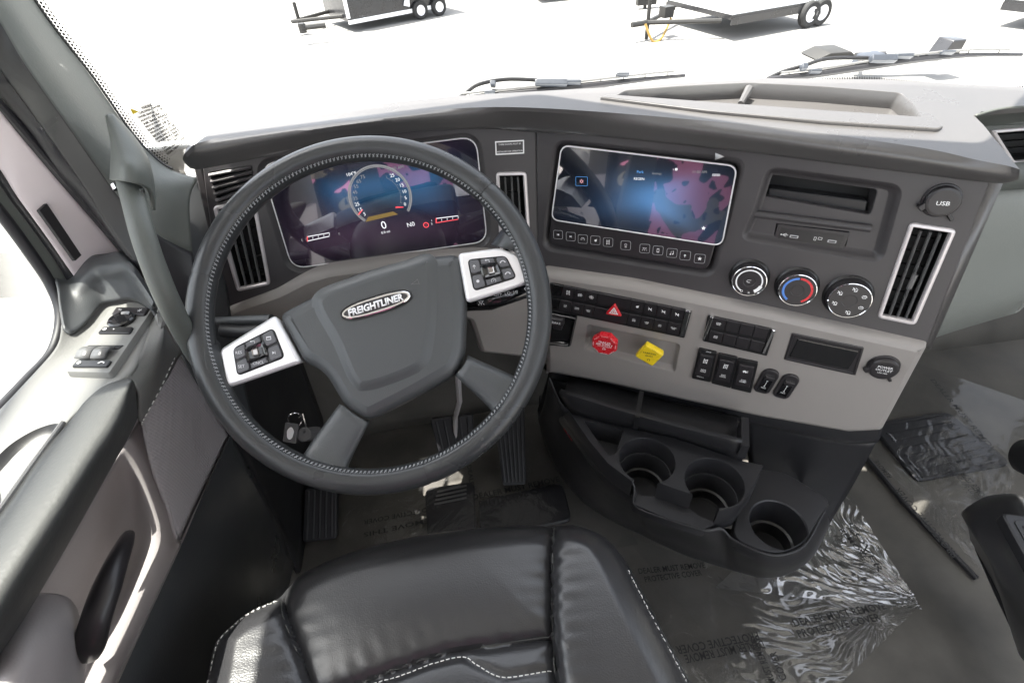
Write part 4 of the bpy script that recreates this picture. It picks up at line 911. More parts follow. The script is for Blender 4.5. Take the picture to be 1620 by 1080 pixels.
tray_o = left+carc(c1_, left[-1], pn[0], rc)+[tuple(x) for x in np.linspace(pn[0], pn[1], 3)[1:-1]]+carc(c2_, pn[1], right[0], rc)+right+xyC([(1175, 728), (1067, 692), (956, 668), (912, 656)], ZC)
cub = rpoly(xyC([(922, 664), (986, 680), (976, 716), (963, 722)], ZC), .006)
mb = MB(); mb.rings(FC, tray_o, [(0, -.043), (0, -.002), (.0012, 0)], True, holes=[cub]); mb.rings(FC, cub, [(0, 0), (.001, -.002), (.003, -.045)], True, mcap=0)
mb.build('cup_tray', M['dark'], con, angle=50)
ZN = ZC-.043
FN = Frame((0, 0, ZN), (1, 0, 0), (0, 1, 0))
low_o = xyC([(885, 634), (903, 656), (932, 698), (961, 733), (1000, 762)], ZC)[:]+xyC([(1003, 799), (1058, 822), (1113, 838), (1122, 834)], ZN)+right
low_o = low_o+xyC([(1175, 728), (956, 668)], ZC)
mb = MB(); mb.rings(FN, ccw(low_o), [(0, -.02), (0, -.001), (.001, .0015)], True, holes=[circ(*c1_, rc-.002, 40), circ(*c2_, rc-.002, 40)]); mb.build('tray_floor', M['dark'], con, angle=50)
def well(F_, c, r, d, top, name, parent):
    mb = MB(); mb.rings(F_, circ(*c, r, 48), [(0, top), (.002, top-.002), (.005, -d*.55), (.0055, -d*.6), (.0095, -d*.62), (.011, -d*.95), (.014, -d)], True); return mb.build(name, M['dark'], parent, angle=40)
well(FN, c1_, rc-.001, .06, .0016, 'cup_well', con); well(FN, c2_, rc-.001, .06, .0016, 'cup_well', con)
# body
A = [onZ(868, 598, .47)]+[onZ(x, y, z_) for x, y, z_ in ((885, 636, .42), (903, 656, ZN+.04), (932, 698, ZN+.04), (961, 733, ZN+.04), (1000, 764, ZN+.038))]+[onZ(x, y, ZN) for x, y in ((1003, 800), (1058, 823), (1113, 839), (1140, 836))]+[onZ(x, y, .345) for x, y in ((1158, 853), (1198, 872), (1236, 878), (1275, 861), (1300, 818), (1306, 808))]
Bq = [onZ(x, y, z_) for x, y, z_ in ((851, 660, .12), (862, 700, .06), (885, 748, .04), (925, 795, .04), (970, 824, .04), (1010, 843, .04), (1045, 858, .05), (1080, 874, .06), (1115, 886, .08), (1145, 896, .10), (1172, 903, .16), (1205, 909, .2), (1240, 902, .22), (1277, 877, .24), (1300, 838, .25), (1306, 824, .25))]
Mid = [(a*.55+b*.45)+np.array([-.0, -.012, 0]) for a, b in zip(A, Bq)]
mb = MB(); mb.sheet([A, Mid, Bq, [b+np.array([.02, .10, -.03]) for b in Bq]], 5, 6, flip=True); mb.build('console_body', M['dark'], con, angle=60, solid=.003)
# lower right holder block
ZB = .345; FBk = Frame((0, 0, ZB), (1, 0, 0), (0, 1, 0)); c3 = np.array(xyC([(1231, 829)], ZB)[0])
blk = xyC([(1158, 850), (1198, 870), (1236, 876), (1274, 859), (1299, 816), (1318, 792), (1240, 745), (1180, 740)], ZB); blk = rpoly(blk, .02, 4)
mb = MB(); mb.rings(FBk, blk, [(0, -.03), (0, -.002), (.002, 0)], True, holes=[circ(*c3, .0445, 44)]); mb.build('holder_block', M['dark'], con, angle=50)
mb = MB(); mb.rings(FBk, circ(*c3, .0445, 48), [(0, 0), (.002, -.002), (.005, -.05), (.006, -.055), (.010, -.057), (.011, -.085)], True); mb.build('cup_well', M['dark'], con, angle=40)
# shelf behind the tray
def g(x, y, n): return FG.P(*FG.uv(x, y, n), n)
lipA, lipB = onZ(886, 622, .445), onZ(1213, 716, .445)
lips = [onZ(x, y, .445) for x, y in ((886, 622), (980, 651), (1085, 680), (1174, 702))]
bt = [onZ(x, y, ZC-.002) for x, y in ((905, 655), (968, 671), (1067, 692), (1175, 729))]
back = np.array([.035, .075, 0])
mb = MB(); mb.sheet([bt, [l+np.array([0, 0, -.004]) for l in lips], [l+back*.05+np.array([0, 0, .002]) for l in lips], [l+back*.12+np.array([0, 0, -.002]) for l in lips], [l+back*.18+np.array([0, 0, -.03]) for l in lips], [l+back+np.array([0, 0, -.034]) for l in lips]], 3, 2, flip=True)
mb.build('shelf_ledge', M['dark'], con, angle=45, solid=.002)
mb = MB(); bl_ = [l+back+np.array([0, 0, -.034]) for l in lips]; mb.sheet([bl_, [g(x, y, -.010) for x, y in ((876, 598), (980, 618), (1085, 641), (1176, 661))]], 2, 1, flip=True); mb.build('shelf_back', M['black'], con, solid=.002)
for x, y, nm in ((1008, 645, 0), (1177, 690, 1)):
    a = onZ(x, y+14, .447); mb = MB(); Fx = Frame(a, back, (0, 0, 1)); mb.box(Fx, -.002, .06, -.03, .001, -.004, .004 if nm == 0 else .008); mb.build('shelf_divider', M['dark'] if nm else M['black'], con)
# valance under the fascia and panel running down beside the holders
vt = [g(x, y, -.004) for x, y in ((866, 580), (960, 598), (1060, 620), (1200, 650), (1340, 674), (1398, 671))]
vb = [g(x, y, -.006) for x, y in ((870, 600), (960, 620), (1060, 643), (1200, 673), (1330, 700), (1388, 700))]
vc = [p+np.array([.01, .03, -.01]) for p in vb]
mb = MB(); mb.sheet([vt, vb, vc], 4, 3, flip=True); mb.build('valance', M['dark'], con, angle=50, solid=.003)
mb = MB(); mb.sheet([[g(1178, 655, -.010), g(1290, 685, -.010), g(1386, 700, -.010)], [g(1185, 740, -.022), g(1262, 770, -.024), g(1348, 770, -.024)], [g(1200, 830, -.04), g(1250, 850, -.045), g(1308, 838, -.045)], [g(1200, 900, -.07), g(1240, 920, -.08), g(1290, 900, -.08)]], 5, 5, flip=True); mb.build('console_side', M['dark'], con, angle=60, solid=.003)
mb = MB(); mb.sheet([[g(868, 590, -.05), g(960, 608, -.05)], [g(850, 650, -.05), g(960, 700, -.05)]], 2, 2, flip=True); mb.build('console_back', M['black'], con, solid=.003)
# decal on the left flank
F_ = Frame((A[2]*.8+Bq[3]*.2)+np.array([-.01, -.02, 0]), unit(A[4]-A[1]), (0, 0, 1)); p0 = F_.o
def flank(x, y, off_=.001):
    best = None; r = ray(x, y)
    return None
dq = [(888, 654), (932, 716), (932, 742), (889, 680)]
i0 = Frame(A[2]*.86+Bq[2]*.14, unit((A[4]*.7+Bq[4]*.3)-(A[2]*.86+Bq[2]*.14)), unit(A[3]-Bq[3]))
mb = MB(); Q = i0.tr(dq, .006); F_, w_, h_ = qframe(i0, Q, .004)
mb.slab(F_, rrect(0, 0, w_, h_*.8, .002), .0, .001, .0003, m=0)
mb.text(F_, 'AIR SUSP', h_*.22, .0015, 1, b=h_*.18, width=w_*.8); mb.text(F_, 'LOCKED', h_*.18, .0015, 1, b=-h_*.05, width=w_*.6); mb.box(F_, -w_*.4, w_*.45, -h_*.30, -h_*.24, .001, .0013, 2); mb.box(F_, -w_*.45, -w_*.2, -h_*.2, -h_*.14, .001, .0013, 3)
mb.build('flank_decal', [M['black'], M['pale'], M['red'], M['bluep']], con)

# ================================================================ FLOOR AND FOOTWELL
fl = MB(); FF = Frame((0, 0, 0), (1, 0, 0), (0, 1, 0))
fl.sheet([[(x, y, 0) for x in np.linspace(-1.0, 2.1, 12)] for y in np.linspace(-1.6, 1.5, 12)], 1, 1)
o = fl.build('floor', M['carpet']); o['kind'] = 'structure'
mb = MB(); mb.sheet([[(-.62, .95, 0), (0, 1.0, 0), (.6, 1.0, 0), (1.7, 1.0, 0)], [(-.62, 1.05, .25), (0, 1.12, .25), (.6, 1.12, .25), (1.7, 1.12, .25)], [(-.62, 1.02, .62), (0, 1.05, .62), (.6, 1.05, .62), (1.7, 1.05, .62)]], 3, 4)
o = mb.build('firewall', M['carpet'], solid=.01); o['kind'] = 'structure'
# kick panel left of the pedals
mb = MB(); mb.sheet([[(-.43, 1.0, .70), (-.43, .78, .70), (-.42, .60, .60)], [(-.44, 1.0, .35), (-.45, .8, .35), (-.45, .62, .35)], [(-.46, 1.0, .0), (-.47, .8, .0), (-.47, .60, .0)]], 5, 5)
o = mb.build('kick_panel', M['dark'], solid=.01); o['kind'] = 'structure'
# rubber mats
def mat_obj(px, label, ribs, z0=.004, th=.010, r=.02, grp=None, ribdir=0):
    L = rpoly(xyC(px, z0+th), r); mb = MB(); mb.rings(FF, L, [(0, z0), (0, z0+th-.003), (.003, z0+th)], True); o = mb.build('floor_mat', M['rubber'], None, (*np.mean(L, axis=0), 0)); tag(o, label, 'floor mat')
    return o
m1 = mat_obj([(672, 772), (750, 760), (753, 838), (676, 850)], 'small raised black floor pad with three slots in front of the driver seat', 0)
for i in range(4):
    a, b = onZ(687+i*1.5, 789-i*6.5+8, .017), onZ(738, 779-i*6.5+8, .017); s_ = MB(); s_.tube([a, b], .0028, 6, flat=.6); s_.build('pad_rib', M['slat'], m1)
m2 = mat_obj([(757, 790), (890, 762), (905, 822), (760, 850)], 'plain dark mat beside the slotted pad, under the right side of the wheel', 0)
m3 = mat_obj([(1376, 668), (1500, 650), (1602, 732), (1452, 760)], 'dark ribbed passenger floor mat under clear film', 0)
for i in range(8):
    t = (i+.5)/8; a = onZ(1376+(1452-1376)*t+12, 668+(760-668)*t, .016); b = onZ(1500+(1602-1500)*t-14, 650+(732-650)*t, .016); s_ = MB(); s_.tube([a, b], .0025, 6, flat=.5); s_.build('mat_rib', M['rubber'], m3)
# pedals
def pedal(px, z0, z1, name, label, ribs):
    # px: TL TR BR BL ; z0 at bottom, z1 at top
    q = [onZ(*px[0], z1), onZ(*px[1], z1), onZ(*px[2], z0), onZ(*px[3], z0)]
    Fp = Frame(sum(q)/4, unit(q[1]-q[0]), unit((q[0]+q[1])-(q[2]+q[3]))); L = [(float((p-Fp.o)@Fp.u), float((p-Fp.o)@Fp.v)) for p in q]
    mb = MB(); mb.rings(Fp, rpoly(L, .008), [(0, -.014), (0, -.002), (.002, 0)], True); p_ = mb.build(name, M['rubber'], None, Fp.o); tag(p_, label, 'pedal')
    for i in range(ribs):
        a = subq([L[3], L[2], L[1], L[0]] if area(L) > 0 else L, 0, 1, 0, 1); s = (i+.7)/(ribs+.4); t0, t1 = bil(L, s, .05), bil(L, s, .95)
        s_ = MB(); s_.tube([Fp.P(*t0, .001), Fp.P(*t1, .001)], .0028, 6, up=Fp.n, flat=1); s_.build('pedal_rib', M['rubber'], p_)
    return p_, Fp
ac, Fa_ = pedal([(779, 640), (829, 640), (832, 765), (795, 770)], .03, .22, 'accelerator_pedal', 'tall black ribbed accelerator pedal seen right of the wheel rim', 6)
br, Fb_ = pedal([(680, 663), (748, 655), (752, 725), (700, 742)], .10, .20, 'brake_pedal', 'wide black brake pedal with silver arm behind the wheel', 5)
mb = MB(); mb.tube([Fb_.P(0, .0, -.01), Fb_.P(.01, .06, .01), onZ(727, 635, .30), onZ(722, 560, .42)], [.009, .010, .010, .011], 8, flat=.6); mb.build('pedal_arm', M['ventframe'], br)
fr_t, _ = pedal([(482, 772), (532, 768), (532, 852), (478, 858)], .02, .10, 'foot_rest', 'dark ribbed foot rest on the floor left of the steering wheel bottom', 5)
# protective film with printing
M['film'] = glassy('clear_film', (0.93, 0.93, 0.93), 1.42, 0.12, bump=0.7, bscale=11, base=0.02, haze=0.015)
M['filmw'] = glassy('wrinkled_film', (0.93, 0.93, 0.93), 1.6, 0.07, bump=0.0, base=0.20, haze=0.04)
M['filmw2'] = glassy('creased_film', (0.93, 0.93, 0.93), 1.5, 0.08, base=0.08, haze=0.02)
M['filmw3'] = glassy('thin_film', (0.93, 0.93, 0.93), 1.25, 0.08, base=0.012, haze=0.008)
M['ink'] = mat('black_ink', (0.008, 0.008, 0.008), 0.5)
def film(px, z, name, label, wr=0.0, nx_=60, ny_=40, focus=None, matl=None, grp=None):
    q = [onZ(x, y, z) for x, y in px]; V = []
    for j in range(ny_+1):
        for i in range(nx_+1):
            s, t = i/nx_, j/ny_; p = (q[0]*(1-s)+q[1]*s)*(1-t)+(q[3]*(1-s)+q[2]*s)*t
            if wr:
                fx, fy = focus; d = math.hypot(p[0]-fx, p[1]-fy); a = math.atan2(p[1]-fy, p[0]-fx)+.07*math.sin(p[0]*31+2*math.sin(p[1]*19))+.04*math.sin(p[1]*67+p[0]*43); am = .55+.45*math.sin(p[0]*53+3*math.sin(p[1]*41))*math.sin(p[1]*47+2*math.sin(p[0]*37))
                w_ = math.sin(a*34+2.2*math.sin(d*24)+1.5*math.sin(a*9))+.55*math.sin(a*71+d*40+2*math.sin(d*33))+.5*math.sin(d*150+a*15+3*math.sin(a*21)); w_ *= am
                env = math.exp(-max(0, d-.03)/.16)*min(1, d/.02)
                p = p+np.array([0, 0, wr*(w_*env+1.2*env)])
            else: p = p+np.array([0, 0, .0012*(math.sin(p[0]*41+2*math.sin(p[1]*23))+math.sin(p[1]*37+p[0]*19))])
            V.append(p)
    mb = MB(); k = nx_+1; mb.add(V, [(j*k+i, j*k+i+1, (j+1)*k+i+1, (j+1)*k+i)[::-1] for j in range(ny_) for i in range(nx_)])
    o = mb.build(name, matl or M['film'], None, tuple(np.mean(q, axis=0)), angle=180); tag(o, label, 'protective film', grp); return o
def prints(o, items, z):
    for s, x0, y0, x1, y1, hpx in items:
        mb = MB(); a, b = onZ(x0, y0, z), onZ(x1, y1, z); u = unit(b-a); Fp = Frame((a+b)/2, u, np.cross([0, 0, 1.], u)); wd = np.linalg.norm(b-a)
        h = hpx/FPX*np.linalg.norm(a-CAM)*.74; mb.text(Fp, s, h, 0, 0, width=wd, bold=.012); mb.build('film_printing', M['ink'], o)
D1, D2 = 'DEALER MUST REMOVE', 'PROTECTIVE COVER'
f1 = film([(520, 700), (890, 650), (1010, 860), (430, 960)], .022, 'floor_film', 'clear printed film over the driver footwell floor')
prints(f1, [(D1, 748, 786, 885, 757, 13), (D2, 758, 797, 882, 768, 13), ('REMOVE THIS', 690, 820, 575, 846, 10), ('PROTECTIVE COVER', 690, 803, 575, 826, 10), ('DEALER', 742, 735, 748, 775, 9)], .026)
f2 = film([(1305, 770), (1330, 762), (1458, 965), (1130, 930)], .03, 'floor_film', 'crumpled glossy film below the round cup holder', wr=.0042, nx_=190, ny_=190, focus=tuple(onZ(1448, 962, 0)[:2]), matl=M['filmw'])
prints(f2, [('REMOVE', 1330, 836, 1372, 884, 10), ('COVER', 1345, 826, 1395, 905, 10)], .045)
f3 = film([(985, 845), (1150, 900), (1450, 962), (1250, 1160)], .020, 'floor_film', 'printed film along the right side of the seat', wr=.0022, nx_=190, ny_=190, focus=tuple(onZ(1380, 985, 0)[:2]), matl=M['filmw2'])
f4 = film([(985, 845), (1250, 1160), (1180, 1300), (900, 1000)], .018, 'floor_film', 'smooth edge of film tucked under the seat cushion')
prints(f3, [(D1, 1010, 903, 1115, 893, 11), (D2, 1020, 916, 1110, 905, 11), (D1, 1255, 985, 1400, 957, 12), (D2, 1262, 1002, 1392, 975, 12), (D1, 1208, 1018, 1084, 1042, 13), (D2, 1200, 1005, 1070, 1028, 13), ('MUST REMOVE', 1222, 1080, 1192, 1010, 12), ('COVER', 1240, 1075, 1222, 1030, 12)], .028)
f5 = film([(1372, 712), (1410, 560), (1640, 640), (1560, 910)], .024, 'floor_film', 'printed film over the passenger footwell and mat', nx_=150, ny_=150, wr=.0016, focus=tuple(onZ(1470, 800, 0)[:2]), matl=M['filmw3'])
prints(f5, [('PROTECTIVE COVER', 1512, 880, 1418, 772, 13), (D1, 1502, 724, 1562, 792, 11), (D2, 1508, 742, 1550, 790, 11), (D1, 1475, 600, 1580, 720, 8), ('REMOVE', 1408, 755, 1385, 728, 9)], .030)
mb = MB(); mb.tube([onZ(x, y, .008) for x, y in ((1366, 718), (1430, 795), (1500, 868), (1545, 915))], .006, 8); o = mb.build('floor_channel', M['rubber'], None, tuple(onZ(1450, 820, 0))); tag(o, 'black rubber channel running along the edge of the passenger film', 'floor trim')
# corner of the passenger seat in black leather, on the right
bt_ = thing('seat_corner', 'black leather corner of the passenger seat with plastic handle plate at the right edge of the floor', 'lever boot', onZ(1600, 900, .1))
rows = [[onZ(x, y, z_) for x, y, z_ in r] for r in (
    ((1545, 860, .10), (1580, 935, .08), (1612, 1010, .06), (1640, 1060, .05), (1700, 1120, .05)),
    ((1524, 822, .22), (1562, 880, .22), (1604, 950, .2), (1650, 1020, .2), (1720, 1080, .2)),
    ((1532, 800, .28), (1560, 838, .30), (1600, 900, .28), (1660, 960, .28), (1740, 1020, .28)),
    ((1560, 800, .29), (1592, 800, .34), (1625, 850, .36), (1680, 900, .36), (1760, 980, .34)),
    ((1600, 782, .26), (1630, 775, .33), (1665, 800, .36), (1720, 850, .36), (1780, 920, .34)))]
rows = [[p+np.array([.010*math.sin(i*2.3+j*1.7), .010*math.cos(i*1.9+j*2.1), .012*math.sin(i*2.9-j*1.3)]) for j, p in enumerate(r)] for i, r in enumerate(rows)]
mb = MB(); mb.sheet(rows, 7, 7, flip=True); mb.build('corner_leather', M['seat'], bt_, angle=80, solid=.004)
Fb = Frame(onZ(1636, 850, .392), unit(onZ(1640, 880, .385)-onZ(1600, 810, .385)), np.cross([0, 0, 1], unit(onZ(1640, 880, .385)-onZ(1600, 810, .385)))); mb = MB(); mb.slab(Fb, rrect(.02, 0, .11, .06, .01), -.012, .004, .004); mb.slab(Fb, rrect(.02, 0, .085, .038, .006), .004, .0055, .001, m=1); mb.slab(Fb, rrect(.02, 0, .07, .024, .004), .0055, .0065, .0008, m=0); mb.build('handle_plate', [M['dark'], M['black'], M['silver']], bt_)
mb = MB(); mb.tube([onZ(1548, 868, .09), onZ(1580, 940, .07), onZ(1625, 1035, .05), onZ(1660, 1110, .05)], [.006]*4, 8); mb.build('corner_frame', M['dark'], bt_)
mb = MB(); F_ = Frame(onZ(1652, 728, .42), CR, CU); mb.rings(F_, circ(0, 0, .028, 32), [(0, -.03), (-.004, -.01), (0, .01), (.012, .02)], True); mb.build('dark_knob', M['black'], bt_)

# passenger side of the dashboard
pd = thing('passenger_dash', 'grey green passenger side dash panel with vent beyond the centre stack', 'dashboard', (1.0, .7, .6))
FP = Frame((.9, .70, .8), (1, 0, 0), (0, .12, 1))
mb = MB(); mb.sheet([[onT(1543, 185), onT(1580, 175), onT(1625, 171), onT(1760, 165)], [FP.P(*FP.uv(x, y, .03), .03) for x, y in ((1549, 193), (1582, 188), (1625, 184), (1760, 180))], [FP.P(*FP.uv(x, y, .0), .0) for x, y in ((1556, 200), (1586, 196), (1625, 191), (1760, 188))], [FP.P(*FP.uv(x, y), 0) for x, y in ((1560, 204), (1590, 201), (1640, 197), (1760, 192))]], 5, 4, flip=True); mb.build('panel_lip', M['pillar'], pd, angle=60, solid=.003)
mb = MB(); L = ccw(FP.tr([(1530, 240), (1760, 225), (1760, 300), (1540, 312)], .0)); 
mb.sheet([[FP.P(*FP.uv(x, y), 0) for x, y in ((1500, 300), (1600, 296), (1760, 288))], [FP.P(*FP.uv(x, y, .02), .02) for x, y in ((1490, 330), (1600, 322), (1760, 312))], [FP.P(*FP.uv(x, y, .03), .03) for x, y in ((1450, 430), (1600, 410), (1760, 390))], [FP.P(*FP.uv(x, y, .02), .02) for x, y in ((1400, 540), (1488, 512), (1622, 478))], [FP.P(*FP.uv(x, y, -.08), -.08) for x, y in ((1400, 545), (1490, 518), (1622, 484))], [(.5, 1.0, .35), (1.0, 1.0, .35), (1.6, 1.0, .35)]], 5, 5, flip=True); mb.build('lower_panel', M['greylow'], pd, angle=60, solid=.003)
mb = MB(); mb.sheet([[FP.P(*FP.uv(x, y, .004), .004) for x, y in ((1560, 262), (1620, 256), (1760, 250))], [FP.P(*FP.uv(x, y, .008), .008) for x, y in ((1540, 305), (1600, 300), (1760, 290))]], 2, 2, flip=True); mb.build('trim_strip', M['pillar'], pd, solid=.002)
mb = MB(); mb.rings(FP, ccw(FP.tr([(1550, 200), (1760, 190), (1760, 262), (1592, 270)])), [(0, -.02), (0, 0)], True, holes=[off(rpoly(FP.tr([(1566, 206), (1680, 197), (1705, 252), (1600, 260)]), .006), .002)]); mb.build('vent_panel', M['pillar'], pd)
vent(FP, [(1566, 206), (1680, 197), (1705, 252), (1600, 260)], pd, 1, 4, 'wide silver framed vent on the passenger side')
# ================================================================ DRIVER DOOR
mb = MB(); mb.sheet([[(-.61, y, z) for y in (-1.3, -.8, -.26)] for z in (-.05, .7, 1.5)], 1, 1); mb.sheet([[(-.60, y, z) for y in (.78, .95, 1.2)] for z in (-.05, .5, .855)], 1, 1); M['liner'] = mat('cab_liner', (.30, .29, .28), .8); o = mb.build('cab_wall', M['liner'], solid=.03); o['kind'] = 'structure'
door = thing('driver_door', 'driver door with grey lower panel, sunlit armrest ledge and pull handle', 'door', (-.5, .4, 0))
M['ledge'] = M['doorplastic']
zl = .735
Wn = [onZ(x, y, z_) for x, y, z_ in ((98, 512, .750), (96, 530, .747), (84, 556, .744), (40, 605, .74), (-20, 668, .735), (-120, 770, .73))]
L1_ = [onZ(x, y, zl) for x, y in ((160, 470), (158, 505), (140, 560), (100, 618), (50, 690), (-60, 800))]
L2_ = [onZ(x, y, zl) for x, y in ((240, 480), (236, 520), (222, 560), (200, 596), (113, 660), (0, 812))]
# ledge top
Ld = [onZ(x, y, zl) for x, y in ((160, 472), (150, 505), (140, 548), (120, 590), (80, 655), (-10, 770))]
mb = MB(); mb.sheet([Wn, Ld, L2_], 6, 6); mb.build('door_ledge', M['ledge'], door, angle=60, solid=.004)
# raised front corner wall round the ledge
w0 = [onZ(x, y, z_) for x, y, z_ in ((99, 522, .750), (113, 530, .742), (136, 513, .739), (160, 484, .738), (185, 477, .738), (208, 474, .738), (232, 482, .738), (250, 500, .738))]
w1 = [onX(x, y, X_) for x, y, X_ in ((90, 456, -.552), (108, 459, -.545), (122, 453, -.535), (150, 427, -.51), (178, 421, -.485), (203, 420, -.458), (225, 450, -.432), (246, 484, -.415))]
w2 = [p+np.array([-.02, .03, 0.0]) for p in w1]
mb = MB(); mb.sheet([w0, [(a*.5+b*.5)+np.array([-.004, .006, 0]) for a, b in zip(w0, w1)], w1, w2], 5, 4, flip=True); mb.build('corner_wall', M['hub'], door, angle=60, solid=.004)
# side of ledge, rolling down to the grey panel
e0 = L2_[:4]
e1 = [onX(x, y, X_) for x, y, X_ in ((250, 500, -.415), (262, 545, -.41), (245, 610, -.42), (222, 655, -.43))]
e2 = [onX(x, y, X_) for x, y, X_ in ((290, 560, -.415), (283, 565, -.415), (252, 625, -.43), (224, 668, -.44))]
mb = MB(); mb.sheet([e0, [(a*.5+b*.5)+np.array([.010, 0, .006]) for a, b in zip(e0, e1)], e1, e2], 6, 4); mb.build('ledge_side', M['doorplastic'], door, angle=60, solid=.004)
# armrest pad
A0 = [onZ(x, y, .742) for x, y in ((204, 597), (165, 610), (135, 634), (112, 664), (60, 724), (-2, 815), (-120, 960))]
A1 = [onZ(x, y, .752) for x, y in ((208, 600), (185, 625), (160, 655), (136, 690), (85, 765), (20, 860), (-100, 1020))]
A2 = [onZ(x, y, .742) for x, y in ((212, 604), (202, 640), (183, 680), (160, 715), (110, 795), (40, 905), (-70, 1080))]
A3 = [onZ(x, y, .700) for x, y in ((216, 618), (214, 655), (198, 690), (178, 725), (120, 825), (50, 942), (-30, 1060))]
A4 = [onZ(x, y, .655) for x, y in ((217, 630), (212, 662), (194, 700), (170, 742), (108, 852), (38, 970), (-40, 1090))]
A5 = [p+np.array([-.06, 0, -.015]) for p in A4]
mb = MB(); mb.sheet([A0, A1, A2, A3, A4, A5], 6, 5); mb.build('armrest_pad', M['armvinyl'], door, angle=70, solid=.004)
mb = MB(); mb.tube([onZ(x, y, .742) for x, y in ((100, 668), (60, 722), (0, 806), (-60, 890))], .0028, 8); mb.build('armrest_trim', M['slat'], door)
# pull cup recess beside the armrest
mb = MB(); FZ = Frame((0, 0, zl+.006), (1, 0, 0), (0, 1, 0)); L = rpoly(xyC([(100, 666), (60, 676), (15, 702), (-40, 760), (-60, 880), (0, 802)], zl+.006), .012); mb.rings(FZ, L, [(0, 0), (.004, -.004), (.010, -.0065)], True); mb.build('pull_cup', M['black'], door)
# switch plate on the ledge
zs = zl+.007
FSW = Frame((0, 0, zs), (1, 0, 0), (0, 1, 0))
spx = [(176, 486), (244, 488), (174, 591), (104, 589)]; Q = FSW.tr([spx[0], spx[1], spx[2], spx[3]])
mb = MB(); mb.rings(FSW, rpoly(Q, .004), [(-.001, -.008), (0, -.001), (.001, .001)], True); sp_ = mb.build('window_switch_plate', M['doorplastic'], door)
def swpart(pxs, name, m, h=.004, icons=(), r=.002):
    q = FSW.tr(pxs, .001); mb = MB(); mb.rings(FSW, rpoly(q, r), [(0, 0), (0, h-.001), (.001, h)], True); F_, w_, h_ = qframe(FSW, q, h+.0003)
    for k, x, s in icons: icon(mb, F_.at(x*w_, 0, 0), k, 1, s)
    return mb.build(name, [m, M['white']], sp_)
swpart([(186, 488), (237, 489), (230, 500), (178, 499)], 'mirror_heat_switch', M['button'], icons=(('back', -.3, .003), ('snow', .3, .003)))
swpart([(166, 519), (212, 519), (206, 529), (156, 529)], 'lock_switch', M['black'], icons=(('dot', -.35, .004), ('dot', -.05, .0015)))
F_ = FSW.atpx(194, 508, .001); mb = MB(); mb.rings(F_, circ(0, 0, .0165, 30, .0155), [(0, 0), (0, .004), (.002, .006), (.006, .0045)], True); mb.build('mirror_dial', M['gloss'], sp_)
swpart([(140, 546), (197, 546), (188, 553), (134, 553)], 'switch_shadow_gap', M['black'], .002)
for k_ in range(2):
    a = [(136+k_*24, 552), (158+k_*24, 552), (148+k_*24, 571), (124+k_*24, 571)]; q = FSW.tr(a, .001); F_, w_, h_ = qframe(FSW, q, .001)
    mb = MB(); rows = []
    for t in np.linspace(-.5, .5, 7): rows.append([F_.P(-w_*.47, t*h_, .003+.006*math.cos(t*2.6)), F_.P(w_*.47, t*h_, .003+.006*math.cos(t*2.6))])
    mb.sheet(rows, 1, 1, flip=False); mb.build('window_rocker', M['satinsw'] if 'satinsw' in M else M['slat'], sp_, solid=.003)
swpart([(124, 572), (178, 572), (171, 582), (115, 582)], 'rocker_label_strip', M['black'], .004, (('dot', -.35, .004), ('phoneup', .3, .004)))
# perforated speaker panel
def perf():
    m = mat('perforated_grey', (0.30, 0.28, 0.285), 0.6, vary=0.03); nt = m.node_tree; N = nt.nodes; L = nt.links; p = N['Principled BSDF']
    tc = N.new('ShaderNodeTexCoord'); mp = N.new('ShaderNodeMapping'); mp.inputs['Scale'].default_value = (260, 260, 260); L.new(tc.outputs['Object'], mp.inputs[0])
    v = N.new('ShaderNodeTexVoronoi'); v.inputs['Scale'].default_value = 1; v.inputs['Randomness'].default_value = 0; L.new(mp.outputs[0], v.inputs['Vector'])
    b = N.new('ShaderNodeBump'); b.inputs['Strength'].default_value = .8; b.inputs['Distance'].default_value = .0015; L.new(v.outputs['Distance'], b.inputs['Height']); L.new(b.outputs[0], p.inputs['Normal']); return m
M['perf'] = perf()
r0 = [onX(x, y, X_) for x, y, X_ in ((280, 556, -.417), (252, 612, -.428), (222, 664, -.44))]
r1 = [onX(x, y, X_) for x, y, X_ in ((312, 608, -.412), (282, 672, -.418), (240, 738, -.428))]
r2 = [onX(x, y, X_) for x, y, X_ in ((362, 690, -.408), (325, 770, -.412), (287, 853, -.415))]
r1b = [onX(x, y, X_) for x, y, X_ in ((338, 650, -.408), (305, 720, -.413), (264, 800, -.42))]
mb = MB(); mb.sheet([r0, r1, r1b, r2], 8, 6); mb.build('speaker_cover', M['perf'], door, angle=70, solid=.004)
mb = MB(); st_ = [onX(x, y, X_+.003) for x, y, X_ in ((276, 566, -.418), (255, 612, -.427), (228, 662, -.437), (224, 672, -.438))]
A_ = np.array(smooth(st_, 10, False))
for i in range(0, len(A_)-1, 2): mb.tube([A_[i], A_[i+1]], .0008, 5)
mb.build('cover_stitching', M['wthread'], door)
